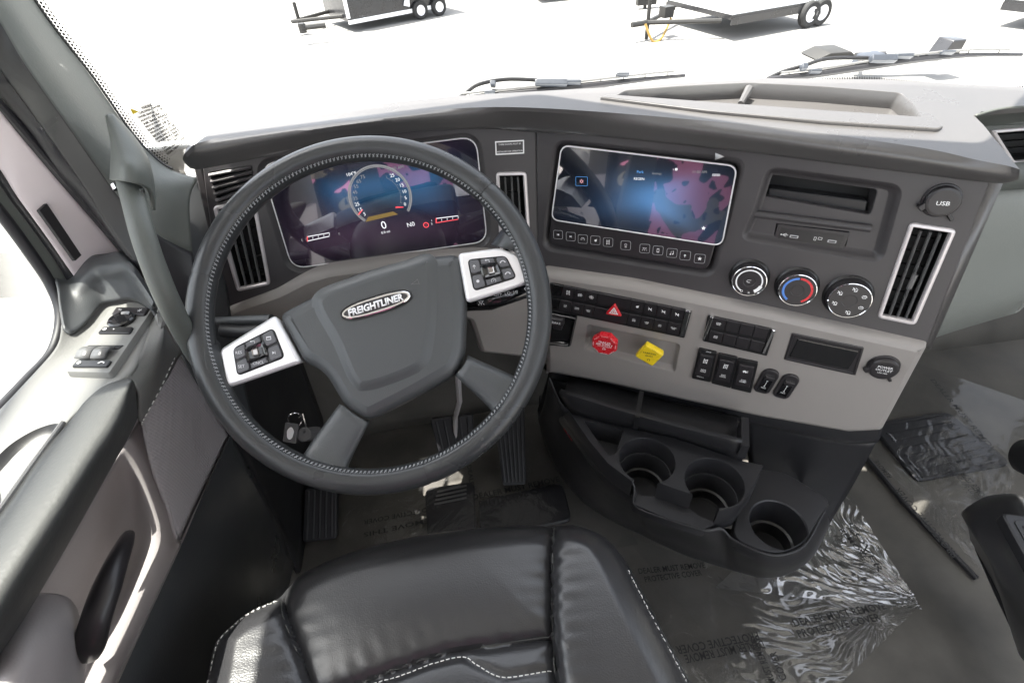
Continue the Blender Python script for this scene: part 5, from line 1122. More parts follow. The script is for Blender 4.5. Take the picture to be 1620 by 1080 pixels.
# recessed lower panel
q0 = [onX(x, y, X_) for x, y, X_ in ((221, 662, -.44), (196, 706, -.50), (165, 760, -.52), (105, 862, -.53), (38, 975, -.53), (-60, 1120, -.52))]
q1 = [onX(x, y, X_) for x, y, X_ in ((240, 736, -.43), (222, 765, -.50), (190, 815, -.535), (140, 910, -.545), (80, 1010, -.545), (0, 1150, -.53))]
q2 = [onX(x, y, X_) for x, y, X_ in ((262, 800, -.422), (248, 830, -.48), (222, 872, -.51), (180, 960, -.52), (135, 1040, -.51), (80, 1150, -.50))]
q3 = [onX(x, y, X_) for x, y, X_ in ((276, 850, -.418), (262, 868, -.45), (240, 905, -.465), (205, 975, -.475), (170, 1050, -.475), (130, 1140, -.475))]
q4 = [onX(x, y, X_) for x, y, X_ in ((287, 855, -.415), (276, 878, -.42), (258, 915, -.425), (226, 985, -.43), (190, 1060, -.435), (150, 1150, -.44))]
mb = MB(); mb.sheet([q0, q1, q2, q3, q4], 6, 6); mb.build('lower_door_panel', M['doorgrey'], door, angle=80, solid=.004)
# map pocket swelling
p0 = [onX(x, y, X_) for x, y, X_ in ((48, 945, -.50), (78, 944, -.48), (106, 953, -.47), (122, 985, -.475), (135, 1040, -.49))]
p1 = [onX(x, y, X_) for x, y, X_ in ((20, 990, -.47), (58, 985, -.445), (95, 985, -.44), (112, 1010, -.45), (128, 1060, -.47))]
p2 = [onX(x, y, X_) for x, y, X_ in ((-10, 1060, -.455), (30, 1050, -.43), (75, 1050, -.425), (100, 1065, -.435), (125, 1100, -.46))]
p3 = [onX(x, y, X_) for x, y, X_ in ((-40, 1180, -.45), (0, 1170, -.43), (50, 1170, -.425), (95, 1170, -.43), (130, 1180, -.45))]
mb = MB(); mb.sheet([p0, p1, p2, p3], 6, 6); mb.build('map_pocket', M['doorgrey'], door, angle=80, solid=.004)
# pull handle
hp = [onX(x, y, X_) for x, y, X_ in ((203, 846, -.44), (196, 862, -.432), (182, 895, -.425), (165, 940, -.425), (150, 985, -.43), (143, 1015, -.44), (141, 1034, -.455))]
hp = [np.array(p) for p in smooth([tuple(p) for p in hp], 4, False)]; n_h = len(hp)
mb = MB(); mb.tube(hp, [(.006+.007*min(1, i/(n_h*.45)))*(1 if i < n_h*.8 else 1-.35*(i-n_h*.8)/(n_h*.2)) for i in range(n_h)], 14, up=np.array([1., .0, .25]), flat=1.15); mb.build('pull_handle', M['gloss2'] if 'gloss2' in M else M['button'], door, angle=60)
# dark lower edge of the door
k0 = [onX(x, y, X_) for x, y, X_ in ((364, 688, -.405), (326, 770, -.409), (289, 858, -.411), (230, 985, -.425), (188, 1075, -.43), (150, 1160, -.44))]
k1 = [onX(x, y, X_) for x, y, X_ in ((372, 700, -.400), (336, 778, -.402), (300, 862, -.404), (243, 990, -.415), (203, 1080, -.42), (165, 1170, -.43))]
k2 = [p+np.array([-.01, 0, -.16]) for p in k1]; k3 = [p+np.array([-.04, 0, -.40]) for p in k1]
mb = MB(); mb.sheet([k0, k1, k2, k3], 5, 3); mb.build('door_bottom', M['leather'], door, angle=50, solid=.004)
# window frame, seal and glass
f0 = [(-60, 262, -.57), (0, 335, -.57), (48, 400, -.57), (82, 452, -.57), (97, 500, -.565), (84, 556, -.565), (40, 606, -.565), (-30, 680, -.565)]
mb = MB(); seal = smooth([tuple(onX(*p)) for p in f0], 6, False); mb.tube(seal, .0075, 10); mb.build('window_seal', M['rubber'], door, angle=70)
mb = MB(); fr1 = [onX(x, y, -.575) for x, y in ((-60, 185), (0, 262), (60, 345), (112, 432), (118, 470))]; fr0 = [onX(x, y, -.57) for x, y in ((-60, 262), (0, 335), (48, 400), (82, 452), (92, 475))]
mb.sheet([fr0, [(a+b)/2+np.array([.012, 0, 0]) for a, b in zip(fr0, fr1)], fr1], 5, 5, flip=True); mb.build('window_frame', M['pillar'], door, angle=60, solid=.005)
g0_ = onX(-300, 100, -.60); mb = MB(); mb.add([(-.595, .75, 1.45), (-.595, .75, .66), (-.595, -.26, .66), (-.595, -.26, 1.45)], [(0, 1, 2, 3)]); mb.build('window_glass', M['glassout'], door, solid=.004)
mb = MB(); mb.sheet([[(-.60, y, .675) for y in (.78, .3, -.6)], [(-.62, y, .4) for y in (.78, .3, -.6)], [(-.62, y, -.05) for y in (.78, .3, -.6)]], 2, 3, flip=True); mb.build('door_skin', M['painted'], door, solid=.02)

# ================================================================ PILLAR SIDE
pil = thing('windshield_pillar', 'grey vinyl windshield pillar with hooded mount of the grab handle', 'pillar', (-.45, .8, .8))
def dX(x, y, X_): return onX(x, y, X_)
c0 = [dX(x, y, X_) for x, y, X_ in ((-56, -150, -.466), (44, -12, -.4615), (83, 43, -.457), (146, 124, -.449), (202, 204, -.44), (240, 246, -.42), (269, 268, -.40), (312, 282, -.37))]
c0b = [dX(x, y, X_) for x, y, X_ in ((-100, -150, -.45), (8, -10, -.445), (65, 80, -.44), (128, 170, -.435), (182, 240, -.425), (222, 280, -.41), (258, 300, -.39), (300, 320, -.37))]
c1l = [dX(x, y, X_) for x, y, X_ in ((-140, -110, -.455), (-22, 5, -.450), (38, 100, -.445), (100, 188, -.44), (152, 262, -.435), (195, 320, -.43), (248, 370, -.41), (305, 400, -.385))]
c2l = [dX(x, y, X_) for x, y, X_ in ((-180, -60, -.475), (-40, 65, -.475), (20, 140, -.475), (80, 222, -.47), (128, 290, -.465), (180, 370, -.46), (240, 450, -.44), (320, 520, -.40))]
mb = MB(); mb.sheet([c0, c0b, c1l], 6, 5, flip=True); mb.build('pillar_trim', M['pillar'], pil, angle=70, solid=.004)
mb = MB(); mb.sheet([c1l, [(a+b)/2+np.array([.004, 0, 0]) for a, b in zip(c1l, c2l)], c2l], 6, 4, flip=True); mb.build('pillar_inner', M['dark'], pil, angle=70, solid=.004)
c3l = [dX(x, y, X_) for x, y, X_ in ((-200, -20, -.50), (-30, 143, -.50), (30, 213, -.50), (90, 284, -.497), (150, 353, -.495), (207, 422, -.485), (262, 505, -.47), (335, 605, -.43))]
mb = MB(); mb.sheet([c2l, c3l], 6, 2, flip=True); mb.build('door_seal_face', M['rubber'], pil, angle=70, solid=.004)
for k_, (dx_, r_s) in enumerate(((-14, .006), (10, .0045))):
    mb = MB(); mb.tube(smooth([tuple(dX(x, y+(0 if k_ else -32), X_+.003)) for x, y, X_ in ((-60, 92, -.497), (-10, 152, -.497), (50, 222, -.495), (110, 292, -.492), (165, 358, -.487), (215, 425, -.478), (262, 500, -.46))], 5, False), r_s, 8); mb.build('ribbed_seal', M['rubber'] if k_ else M['slat'], pil)
# lower pillar down to the footwell
l0 = [dep(*q) for q in ((213, 285, .75), (258, 298, .77), (318, 276, .83))]
l1 = [dep(*q) for q in ((238, 380, .73), (290, 390, .76), (352, 400, .83))]
l2 = [dep(*q) for q in ((262, 500, .73), (312, 520, .77), (372, 540, .86))]
l3 = [dep(*q) for q in ((330, 640, .78), (366, 680, .82), (410, 700, .88))]
mb = MB(); mb.sheet([l0, l1, l2, l3], 6, 6, flip=True); mb.build('pillar_foot', M['hub'], pil, angle=70, solid=.004)
# grab handle
gh = [dep(x, y, d) for x, y, d in ((203, 285, .60), (214, 325, .585), (226, 370, .575), (243, 420, .58), (268, 480, .60), (300, 540, .65), (340, 600, .72))]
mb = MB(); mb.tube(smooth([tuple(p) for p in gh], 6, False), [.0125]*31+[.0135]*6, 16); mb.build('grab_handle', M['pillar'], pil, angle=60)
hd = [[dep(x, y, d) for x, y, d in r] for r in (((173, 184, .60), (176, 200, .605), (182, 230, .605), (181, 262, .60), (180, 286, .595)), ((174, 184, .597), (186, 212, .59), (196, 245, .578), (201, 265, .568), (203, 288, .570)), ((175, 184, .60), (197, 212, .60), (218, 245, .595), (228, 275, .59), (232, 300, .592)), ((175, 184, .61), (205, 215, .615), (228, 250, .615), (238, 290, .61), (240, 332, .61)))]
mb = MB(); mb.sheet(hd, 6, 5, flip=True); mb.build('handle_hood', M['pillar'], pil, angle=70, solid=.004)
mb = MB(); mb.tube([dep(185, 300, .60), dep(181, 292, .60)], .004, 8); mb.tube([dep(222, 300, .59), dep(224, 306, .59)], .004, 8); mb.build('mount_screw', M['chrome'], pil)
# door frame behind the seal: painted panel with black strip
pf = thing('door_aperture_panel', 'pinkish white painted door frame panel with a short black strip stuck on it', 'body panel', (-.54, .6, .9))
a0_ = [onX(x, y, -.502) for x, y in ((-160, -10), (-30, 140), (40, 222), (110, 304), (160, 362), (212, 424))]
a1_ = [onX(x, y, -.545) for x, y in ((-200, 130), (-30, 235), (30, 315), (76, 378), (105, 420), (128, 452))]
mb = MB(); mb.sheet([a0_, [(a+b)/2+np.array([-.004, 0, 0]) for a, b in zip(a0_, a1_)], a1_], 5, 4, flip=True); mb.build('painted_frame', M['painted'], pf, angle=60, solid=.004)
Fq = Frame(onX(95, 368, -.526), unit(onX(120, 405, -.526)-onX(68, 330, -.526)), np.cross(np.array([1., 0, 0]), unit(onX(120, 405, -.526)-onX(68, 330, -.526)))); 
if Fq.n@(CAM-Fq.o) < 0: Fq = Frame(Fq.o, -Fq.u, Fq.v)
mb = MB(); mb.slab(Fq, rpoly(Fq.tr([(60, 333), (72, 322), (127, 404), (117, 413)]), .001), -.002, .002, .0005); mb.build('black_strip', M['rubber'], pf)
b1_r = [onX(x, y, -.545) for x, y in ((-200, 130), (-30, 235), (30, 315), (76, 378), (105, 420), (128, 452))]; b2_r = [onX(x, y, -.555) for x, y in ((-200, 160), (-30, 262), (20, 322), (60, 375), (92, 420), (112, 455))]
mb = MB(); mb.sheet([b1_r, b2_r], 5, 2, flip=True); mb.build('dark_frame_edge', M['dark'], pf, solid=.004)

# ================================================================ WINDSCREEN, ROOF, BACK
_b = sorted([tuple(onT(*q)[:2]) for q in BACK]); WBX = [-.62]+[q[0] for q in _b]+[1.9]; WBY = [_b[0][1]-.10]+[q[1] for q in _b]+[_b[-1][1]-.45]
ws = thing('windshield', 'large clear windshield with black dotted band round its edge', 'window', (.5, .93, 1.0))
def wsp(s, t):
    """windshield surface: s 0..1 left to right, t 0..1 bottom to top"""
    x = -.475+s*2.35; u_ = (x-.70)/1.18; yb = float(np.interp(x, WBX, WBY)); return np.array([x, yb+.012-.27*t, ZT-.03+.66*t])
mb = MB(); n1_, n2_ = 48, 12; mb.add([wsp(i/n1_, j/n2_) for j in range(n2_+1) for i in range(n1_+1)], [(j*(n1_+1)+i, j*(n1_+1)+i+1, (j+1)*(n1_+1)+i+1, (j+1)*(n1_+1)+i) for j in range(n2_) for i in range(n1_)]); mb.build('glass', M['glassout'], ws, angle=180)
mb = MB(); edge = [dX(x, y, X_) for x, y, X_ in ((-50, -150, -.466), (48, -10, -.4615), (87, 45, -.457), (150, 126, -.449), (205, 205, -.44), (242, 246, -.42), (270, 266, -.40), (300, 274, -.375))]
E_ = np.array(smooth([tuple(p) for p in edge], 22, False)); seg = np.linalg.norm(np.diff(E_, axis=0), axis=1); cum = np.concatenate([[0], np.cumsum(seg)])
right_ = np.array([.9, .25, .1]); right_ = unit(right_)
s = 0; k_ = 0
while s < cum[-1]*.90:
    p = np.array([np.interp(s, cum, E_[:, c]) for c in range(3)]); t = np.array([np.interp(s+.002, cum, E_[:, c]) for c in range(3)])-p; t = unit(t); nr = unit(CU*.6+CR*.8); nr = unit(nr-t*(nr@t)); nn_ = np.cross(t, nr)
    for j, rr in enumerate((.0019, .0015, .0011, .0007)):
        c = p+nr*(.0005+.0034*j)+t*(.002 if j % 2 else 0); mb.add([c+(t*math.cos(a)+nr*math.sin(a))*rr for a in np.linspace(0, 2*math.pi, 8, endpoint=False)], [tuple(range(8))])
    s += .0042; k_ += 1
mb.build('edge_dots', M['black'], ws, kind='stuff')
mb = MB(); mb.tube([p-np.array([0, 0, 0.0]) for p in E_[:-20]], .0016, 6); mb.build('edge_band', M['black'], ws)
mb = MB(); base_ = []; 
for i in range(150):
    s_ = .18+i*.0052; p = wsp(s_, .055); q = wsp(s_+.0035, .055); up_ = unit(wsp(s_, .1)-p); h = .010*max(0, math.sin(math.pi*i/150))**.6
    mb.add([p-up_*.012, q-up_*.012, q+up_*(h*.3), (p+q)/2+up_*h, p+up_*(h*.3)], [(0, 1, 2, 3, 4)])
mb = MB()
for x0_, x1_ in ((1284, 1514), (1600, 1660)):
    x_ = x0_
    while x_ < x1_:
        f_ = (x_-x0_)/(x1_-x0_); yb_ = np.interp(x_, [1284, 1355, 1433, 1514, 1600, 1660], [126.5, 127, 131.5, 137, 138, 139]); h_ = (7.5 if x_ < 1520 else 4)*math.sin(math.pi*min(.97, max(.05, f_)))**.5; d_ = .895-.06*(x_-1284)/300
        mb.add([dep(x_, yb_, d_), dep(x_+3.6, yb_, d_), dep(x_+3.4, yb_-h_*.45, d_), dep(x_+1.8, yb_-h_, d_), dep(x_+.4, yb_-h_*.45, d_)], [(0, 1, 2, 3, 4)]); x_ += 3.9
mb.build('base_dots', M['black'], ws, kind='stuff')
# label stuck in the lower left corner of the glass
FLb = Frame(onY(250, 205, .845), (1, .06, 0), (0, -.4, 1)); Q = FLb.tr([(205, 172), (250, 158), (300, 225), (268, 250)])
tl = thing('warning_label', 'translucent warning label with grey text and yellow triangle in the windshield corner', 'label', FLb.o)
mb = MB(); F_, w_, h_ = qframe(FLb, Q, .0)
import itertools
lw = [bil(Q, .0, .0)]
M['labelclear'] = glassy('label_film', (.96, .96, .95), 1.3, .2, haze=.06, hcol=(.8, .8, .78)); mb.add([FLb.P(*q, 0) for q in Q], [(0, 1, 2, 3)]); mb.build('label_sheet', M['labelclear'], tl)
M['labeltext'] = mat('label_print', (.03, .026, .02), .6)
mb = MB(); rw = random.Random(3)
words = ['WARNING', 'DO NOT OPERATE', 'REAR VIEW', 'AIR BAG', 'SEAT BELT', 'CHILDREN', 'CAN CAUSE', 'ALWAYS USE', 'SERIOUS INJURY', 'OWNER MANUAL', 'BEFORE DRIVING', 'READ ALL']
for j in range(15):
    t = .05+j*.062; a = bil(Q, .16 if j < 2 else .03, t); b = bil(Q, .97-.25*rw.random()*(j % 3 == 0), t); ang = math.atan2(b[1]-a[1], b[0]-a[0]); wd = math.hypot(b[0]-a[0], b[1]-a[1])
    mb.text(FLb.at((a[0]+b[0])/2, (a[1]+b[1])/2, -.0006 if False else .0006, ang), rw.choice(words)+' '+rw.choice(words)[:5] if j else 'WARNING', ( .0036 if j else .0046), 0, 0, bold=.055, width=wd*(.5 if j == 0 else 1))
mb.build('label_text', M['labeltext'], tl, kind='stuff')
mb = MB(); c = bil(Q, .06, .045); mb.cap(FLb.at(*c, .0008, .3), [(-.005, -.004), (.005, -.004), (0, .005)], (), 0, 0); mb.build('warning_triangle', M['yellow'], tl)
# header, roof, rear wall
mb = MB(); mb.sheet([[(x, .50, 1.50) for x in (-.64, .7, 2.0)], [(x, .45, 1.56) for x in (-.64, .7, 2.0)], [(x, -.2, 1.62) for x in (-.64, .7, 2.0)], [(x, -.75, 1.62) for x in (-.64, .7, 2.0)]], 3, 3); M['roof'] = mat('headliner', (.70, .69, .67), .8); o = mb.build('roof', M['roof'], solid=.05); o['kind'] = 'structure'

mb = MB(); mb.slab(Frame((0, 0, 1.50), (1, 0, 0), (0, 1, .0)), rpoly([(-.70, .49), (2.0, .49), (2.0, .70), (.72, .69), (.52, .65), (.40, .565), (.22, .63), (-.08, .80), (-.70, .80)], .02), 0, .018, .005); o = mb.build('sun_blocker', M['dark'], None, (.4, .6, 1.50)); tag(o, 'dark panel added above the windshield to block the sun, out of the top of the view', 'sun blocker')  # unseen added panel, cut to shade the wheel and leave the dash top sunlit
mb = MB(); mb.sheet([[(1.95, y, z) for y in (-1.2, 0, 1.0)] for z in (-.05, .4, .75)], 1, 1); o = mb.build('cab_wall', M['greylow'], solid=.02); o['kind'] = 'structure'
# ================================================================ WIPERS
def wiper(p, blade, label, bow, clips):
    t_ = thing('windshield_wiper', label, 'wiper', dep(*p[0]), 'wipers resting at the foot of the windshield')
    mb = MB(); B = [np.array(q) for q in smooth([tuple(dep(*b)) for b in blade], 6, False)]
    mb.tube(B, [.0032+.0034*math.sin(math.pi*min(1, .15+i/len(B))) for i in range(len(B))], 8); mb.build('blade', M['rubber'], t_)
    mb = MB(); mb.tube([q+np.array([0, 0, .009]) for q in B[2:-2]], .0022, 6)
    for i in range(3, len(B)-3, 3): mb.tube([B[i], B[i]+np.array([0, .0, .010])], .0013, 5)
    mb.build('blade_spine', M['slat'], t_)
    mb = MB(); mb.tube(smooth([tuple(dep(*q)) for q in p], 5, False), .0034, 8); mb.build('wiper_arm', M['black'], t_)
    for x, y, w_, h_, d in clips:
        mb = MB(); Fk = Frame(dep(x, y, d), CR*.99+CU*.10, CU); mb.slab(Fk, rrect(0, 0, w_, h_, h_*.3), -.005, .005, .002); mb.build('wiper_clip', M['clip'], t_)
M['clip'] = mat('wiper_clip_grey', (.035, .040, .05), .35)
wiper([(718, 159, .90), (735, 149, .895), (757, 134, .89), (800, 126, .895), (850, 127, .895)], [(718, 159, .90), (780, 152, .895), (870, 143, .895), (950, 134, .90), (1020, 126, .905), (1083, 120, .91)], 'left windshield wiper, its blade ending above the dash tray', None, ((780, 133, .010, .009, .885), (872, 131, .055, .010, .885), (775, 147, .018, .005, .885), (985, 118, .022, .004, .89), (905, 130, .030, .006, .885)))
wiper([(1214, 125, .93), (1240, 113, .93), (1272, 104, .925), (1310, 93, .925), (1372, 92, .925)], [(1214, 126, .93), (1290, 118, .93), (1370, 106, .93), (1450, 95, .935), (1530, 88, .94), (1616, 87, .95)], 'right windshield wiper reaching to the right edge of the view', None, ((1272, 106, .011, .010, .915), (1398, 93, .045, .011, .915), (1290, 113, .020, .005, .92), (1500, 83, .022, .004, .925), (1430, 89, .03, .006, .92)))
# cowl / hood outside
M['hood'] = mat('white_paint', (.80, .80, .79), .25, coat=.6)
HX = [-.75, -.6, -.5, -.42, -.34, -.27, -.2, -.1, 0, .1, .2, .3, .4, .5, .6, .7, .8, .95, 1.1, 1.4, 1.9]
mb = MB(); mb.sheet([[(x, float(np.interp(x, WBX, WBY))+.02 if -.36 < x < .78 else (.90 if x < 0 else max(.70, float(np.interp(x, WBX, WBY)))), .862) for x in HX], [(x, max(1.15, float(np.interp(x, WBX, WBY))+.2), .735) for x in HX], [(x, 1.6, .54) for x in HX], [(x*.95, 2.3, .26) for x in HX], [(x*.9, 2.6, -.1) for x in HX], [(x*.9, 2.65, -.8) for x in HX]], 1, 6); 
hood_ok = True
hd_ = mb.build('truck_hood', M['hood'], None, (.7, 1.6, .7), angle=60, solid=.01); tag(hd_, 'white truck hood falling away in front of the windshield', 'hood')

# ================================================================ YARD OUTSIDE
GZ = -2.0
M['ground'] = mat('pale_concrete', (.20, .195, .185), .9, bump=.5, bscale=30, vary=.06, vscale=.8, bdist=.01)
mb = MB(); mb.sheet([[(x, y, GZ) for x in (-150, -30, 0, 30, 150)] for y in (-150, -20, 0, 30, 200)], 1, 1); o = mb.build('ground', M['ground']); o['kind'] = 'structure'
M['bluegrey'] = mat('blue_grey_strip', (.035, .048, .062), .7, vary=.3, vscale=1.5)
FGr = Frame((0, 0, GZ), (1, 0, 0), (0, 1, 0)); mb = MB(); mb.slab(FGr, rpoly([tuple(onZ(x, y, GZ)[:2]) for x, y in ((-400, 470), (70, 482), (72, 524), (0, 545), (-400, 640))], .1), -.02, .004, .002); o = mb.build('ground_strip', M['bluegrey']); o['kind'] = 'structure'  # flat blue-grey strip on the ground beyond the side window
M['tblack'] = mat('trailer_black', (.02, .02, .022), .3, coat=.3, vary=.2, vscale=3); M['tyre'] = mat('tyre', (.02, .02, .02), .8); M['twhite'] = mat('trailer_white', (.8, .8, .8), .35); M['steel'] = mat('trailer_steel', (.035, .034, .032), .5, metal=.4); M['chain'] = mat('yellow_chain', (.30, .19, .05), .4, metal=.3)
def gp(x, y, h=0.0): return onZ(x, y, GZ+h)
def wheel_at(c, axis, r, par, wd=.16):
    ax = unit(axis); up_ = np.array([0, 0, 1.]); fw_ = np.cross(ax, up_); F_ = Frame(c, fw_, up_)
    if F_.n@ax < 0: F_ = Frame(c, -fw_, up_)
    mb = MB(); mb.rings(F_, circ(0, 0, r, 36), [(.02, -wd/2), (0, -wd/2+.03), (0, wd/2-.03), (.03, wd/2), (r*.42, wd/2-.01)], False); w_ = mb.build('wheel', M['tyre'], par)
    mb = MB(); mb.rings(F_, circ(0, 0, r*.60, 30), [(0, wd/2-.03), (.01, wd/2-.005), (.04, wd/2-.03), (r*.35, wd/2-.02), (r*.38, wd/2+.01)], True); mb.build('wheel_rim', M['silver'], w_)
def trailer_box(pa, pb, depth_, height, label, wheels, side=-1, r=.30):
    a, b = gp(*pa), gp(*pb); u = unit(b-a); back_ = np.cross([0, 0, 1.], u); 
    if back_[1] < 0: back_ = -back_
    L_ = np.linalg.norm(b-a); t_ = thing('cargo_trailer', label, 'trailer', (a+b)/2); F_ = Frame(a, u, back_)
    mb = MB(); mb.slab(F_, rpoly([(0, 0), (L_, 0), (L_, depth_), (0, depth_)], .08), .26, .26+height, .03); mb.build('trailer_body', M['tblack'], t_)
    mb = MB(); mb.box(F_, -.02, L_+.02, -.03, .0, .20, .30); mb.build('side_rail', M['twhite'], t_)
    mb = MB(); mb.box(F_, -.03, .05, -.05, .02, .35, .8); mb.box(F_, L_-.03, L_+.02, -.03, .02, .4, height+.38); mb.build('corner_trim', M['twhite'], t_)
    for s_ in wheels: wheel_at(F_.P(L_*s_, -.06, r), -back_, r, t_)
    mb = MB(); mb.tube([F_.P(L_*wheels[0]-.42, -.08, .40), F_.P(L_*wheels[0]-.34, -.08, .66), F_.P(L_*wheels[-1]+.34, -.08, .66), F_.P(L_*wheels[-1]+.42, -.08, .40)], .05, 8, flat=1.8); mb.build('fender', M['twhite'], t_)
    mb = MB(); mb.tube([F_.P(0, .4, .36), F_.P(-1.3, depth_/2, .36)], .05, 8); mb.tube([F_.P(0, depth_-.4, .36), F_.P(-1.3, depth_/2, .36)], .05, 8); mb.tube([F_.P(-1.1, depth_/2, .04), F_.P(-1.1, depth_/2, .8)], .05, 8); mb.build('drawbar', M['steel'], t_)
    return t_
trailer_box((556, 52), (708, 22), 1.9, 1.6, 'black enclosed cargo trailer with white rail and twin silver wheels', (.70, .90), r=.24)
def flat_trailer(a, b, dp, label, wheels, tongue, deckh=.42, box=None, r=.28):
    A_, B_ = gp(*a), gp(*b); u = unit(B_-A_); bk_ = np.cross([0, 0, 1.], u); bk_ = bk_ if bk_[1] > 0 else -bk_; L_ = np.linalg.norm(B_-A_); F_ = Frame(A_, u, bk_); t_ = thing('flatbed_trailer', label, 'trailer', (A_+B_)/2)
    mb = MB(); mb.box(F_, 0, L_, -.02, dp, deckh, deckh+.10); mb.build('deck_frame', M['tblack'], t_); mb = MB(); mb.box(F_, .03, L_-.03, 0, dp-.03, deckh+.10, deckh+.12); mb.build('deck', M['twhite'], t_)
    mb = MB(); mb.box(F_, 0, L_, -.04, .0, deckh-.10, deckh+.05); mb.box(F_, 0, L_, dp, dp+.04, deckh-.10, deckh+.05); mb.build('frame_rail', M['tblack'], t_)
    for s_ in wheels: wheel_at(F_.P(L_*s_, -.06, r), -bk_, r, t_)
    if tongue:
        c = F_.P(-1.4, dp/2, deckh-.05); mb = MB(); mb.tube([F_.P(0, .3, deckh-.05), c], .05, 8); mb.tube([F_.P(0, dp-.3, deckh-.05), c], .05, 8); mb.tube([c, F_.P(-1.8, dp/2, deckh-.05)], .06, 8); mb.tube([F_.P(-1.35, dp/2+.02, .02), F_.P(-1.35, dp/2+.02, deckh+.55)], .045, 8); mb.box(F_, -1.0, -.75, dp/2-.12, dp/2+.12, deckh, deckh+.22); mb.build('coupler', M['steel'], t_)
        mb = MB(); mb.tube(smooth([tuple(F_.P(-1.5, dp/2-.1, deckh-.05)), tuple(F_.P(-1.35, dp/2-.25, deckh-.4)), tuple(F_.P(-1.1, dp/2-.25, deckh-.35)), tuple(F_.P(-.8, dp/2-.1, deckh-.02))], 5, False), .03, 6); mb.build('safety_chain', M['chain'], t_)
    return t_
flat_trailer((1150, 66), (1290, 40), 2.4, 'low flatbed trailer with a yellow chain on its coupler, at the top right of centre', (.86, .99), True)
tg = thing('trailer_tongue', 'trailer tongue with slanted jack handle, dark frame and toolbox just above the right wiper', 'trailer', gp(1400, 92))
mb = MB(); mb.tube([gp(1352, 90, .32), gp(1400, 88, .34)], .07, 8); mb.tube([gp(1385, 93, .30), gp(1485, 90, .30)], .075, 8); mb.build('tongue_frame', M['tblack'], tg)
mb = MB(); mb.tube([gp(1362, 94, .05), gp(1361, 94, .55), gp(1368, 94, .95)], .035, 8); mb.build('jack_handle', M['steel'], tg)
mb = MB(); Fk = Frame(gp(1490, 92, .32), (1, .1, 0), (0, 0, 1)); mb.slab(Fk, rpoly([(-.20, .03), (.16, .03), (.20, .30), (-.08, .31)], .02), -.15, .15, .02); mb.build('toolbox', M['tblack'], tg)
mb = MB(); Fk = Frame(gp(1372, 92, .34), (1, 0, 0), (0, 0, 1)); mb.slab(Fk, rpoly([(-.2, -.1), (.22, -.04), (.24, .08), (-.12, .06)], .03), -.12, .12, .02); mb.build('coupler', M['clip'], tg)
rp = thing('loading_ramp', 'low grey wedge shaped ramp lying on the ground left of the jack handle', 'ramp', gp(1320, 86))
mb = MB(); Fk = Frame(gp(1318, 90, .02), (1, 0, 0), (0, 0, 1)); mb.slab(Fk, rpoly([(-.42, 0), (.42, 0), (.30, .09), (-.14, .10)], .02), -.5, .1, .02); mb.build('ramp_plate', M['steel'], rp)
flat_trailer((1570, 42), (1720, 62), 2.0, 'dark trailer end at the top right corner', (.8,), False)
flat_trailer((850, 6), (962, -6), 2.0, 'distant low trailer at the top centre casting a dark shadow', (.7,), False)
flat_trailer((718, 0), (780, -6), 2.0, 'far trailer behind the black cargo trailer', (.7,), False)
cb = thing('trailer_coupler', 'detached looking coupler tip left of the black cargo trailer', 'coupler', gp(490, 40)); c = gp(478, 44, .4)
mb = MB(); mb.tube([c, gp(515, 40, .4)], .07, 8); mb.tube([c+np.array([0, 0, -.12]), c+np.array([0, 0, .1])], .10, 8); mb.build('coupler_tube', M['steel'], cb)
jb = thing('trailer_jack', 'small grey jack stand at the top edge right of centre', 'jack', gp(1020, 14)); c = gp(1020, 14)
mb = MB(); mb.box(Frame(c, (1, 0, 0), (0, 1, 0)), -.25, .3, -.1, .1, .1, .7); mb.tube([c, c+np.array([0, 0, .9])], .05, 8); mb.build('jack_body', M['steel'], jb)
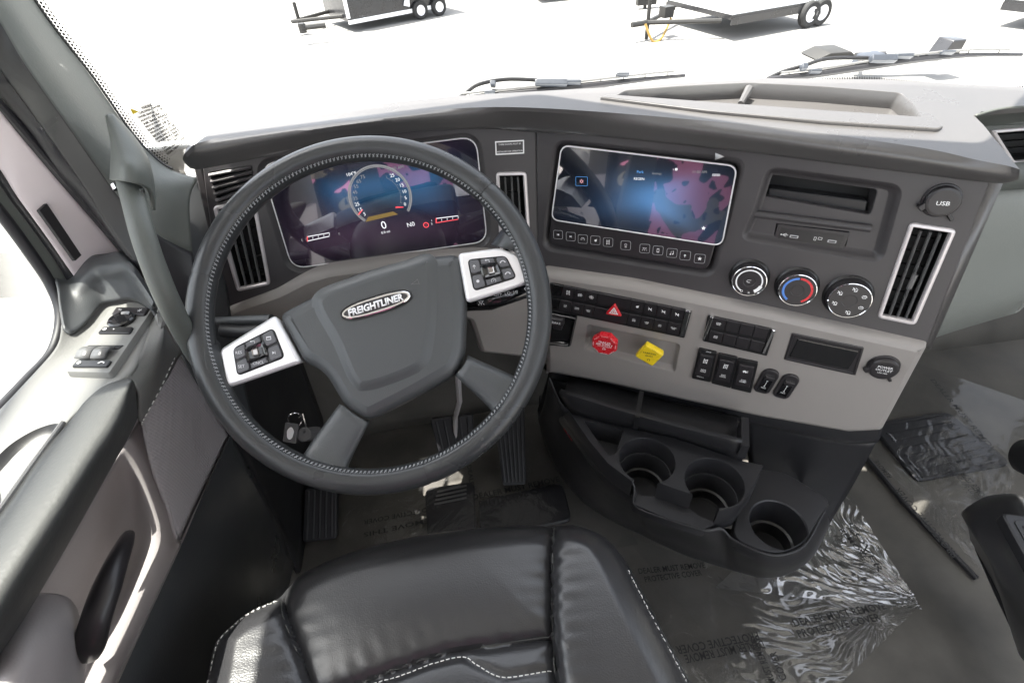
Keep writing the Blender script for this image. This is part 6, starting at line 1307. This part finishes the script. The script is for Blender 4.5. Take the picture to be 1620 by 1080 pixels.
# ================================================================ BEHIND THE CAMERA (seen in the screens)
rows = []
for z_, y_, w_ in ((.46, -.16, .24), (.60, -.20, .25), (.80, -.24, .25), (1.0, -.27, .24), (1.12, -.30, .20), (1.16, -.36, .17)):
    rows.append([(-.11+w_*s, y_-.05*(1-abs(s))+(.05 if abs(s) > .9 else 0)*0, z_) for s in (-1, -.6, 0, .6, 1)])
mb = MB(); mb.sheet(rows, 5, 5); mb.build('backrest', M['seat'], seat, angle=80, solid=.08)
def camo():
    m = bpy.data.materials.new('pink_camouflage'); m.use_nodes = True; nt = m.node_tree; N = nt.nodes; L = nt.links; p = N['Principled BSDF']; p.inputs['Roughness'].default_value = .9
    tc = N.new('ShaderNodeTexCoord'); prev = None; col = (.012, .014, .022, 1)
    for i, (sc, th, c, dis) in enumerate(((5.5, .50, (.75, .26, .42, 1), .6), (9, .57, (.035, .035, .04, 1), 1.2), (7, .60, (.20, .17, .12, 1), .8), (26, .63, (.015, .015, .022, 1), .3))):
        mp = N.new('ShaderNodeMapping'); mp.inputs['Location'].default_value = (i*7.3, i*3.1, i*1.7); L.new(tc.outputs['Object'], mp.inputs[0])
        t = N.new('ShaderNodeTexNoise'); t.inputs['Scale'].default_value = sc; t.inputs['Detail'].default_value = 1.5; t.inputs['Distortion'].default_value = dis; L.new(mp.outputs[0], t.inputs['Vector'])
        g = N.new('ShaderNodeMath'); g.operation = 'GREATER_THAN'; g.inputs[1].default_value = th; L.new(t.outputs['Fac'], g.inputs[0])
        mx = N.new('ShaderNodeMix'); mx.data_type = 'RGBA'; L.new(g.outputs[0], mx.inputs['Factor']); mx.inputs[7].default_value = c
        if prev is None: mx.inputs[6].default_value = col
        else: L.new(prev, mx.inputs[6])
        prev = mx.outputs[2]
    L.new(prev, p.inputs['Base Color']); return m
M['camo'] = camo()
rows = []
for z_, y_, w_ in ((.40, -.06, .28), (.58, -.13, .33), (.80, -.18, .35), (.95, -.20, .34), (1.08, -.235, .30), (1.155, -.28, .20), (1.17, -.38, .18), (1.08, -.44, .2)):
    rows.append([(-.13+w_*s+.01*math.sin(z_*20+s*3), y_-.05*abs(s)**2+.012*math.sin(s*9+z_*14), z_+.012*math.sin(s*7)) for s in (-1, -.75, -.5, -.25, 0, .25, .5, .75, 1)])
mb = MB(); mb.sheet(rows, 5, 5); o = mb.build('camouflage_shirt', M['camo'], None, (-.1, -.2, .8), angle=180, solid=.003)  # added behind the camera so the screens mirror its pink pattern
tag(o, 'pink and black camouflage shirt added over the seat back for the screens to reflect', 'shirt')
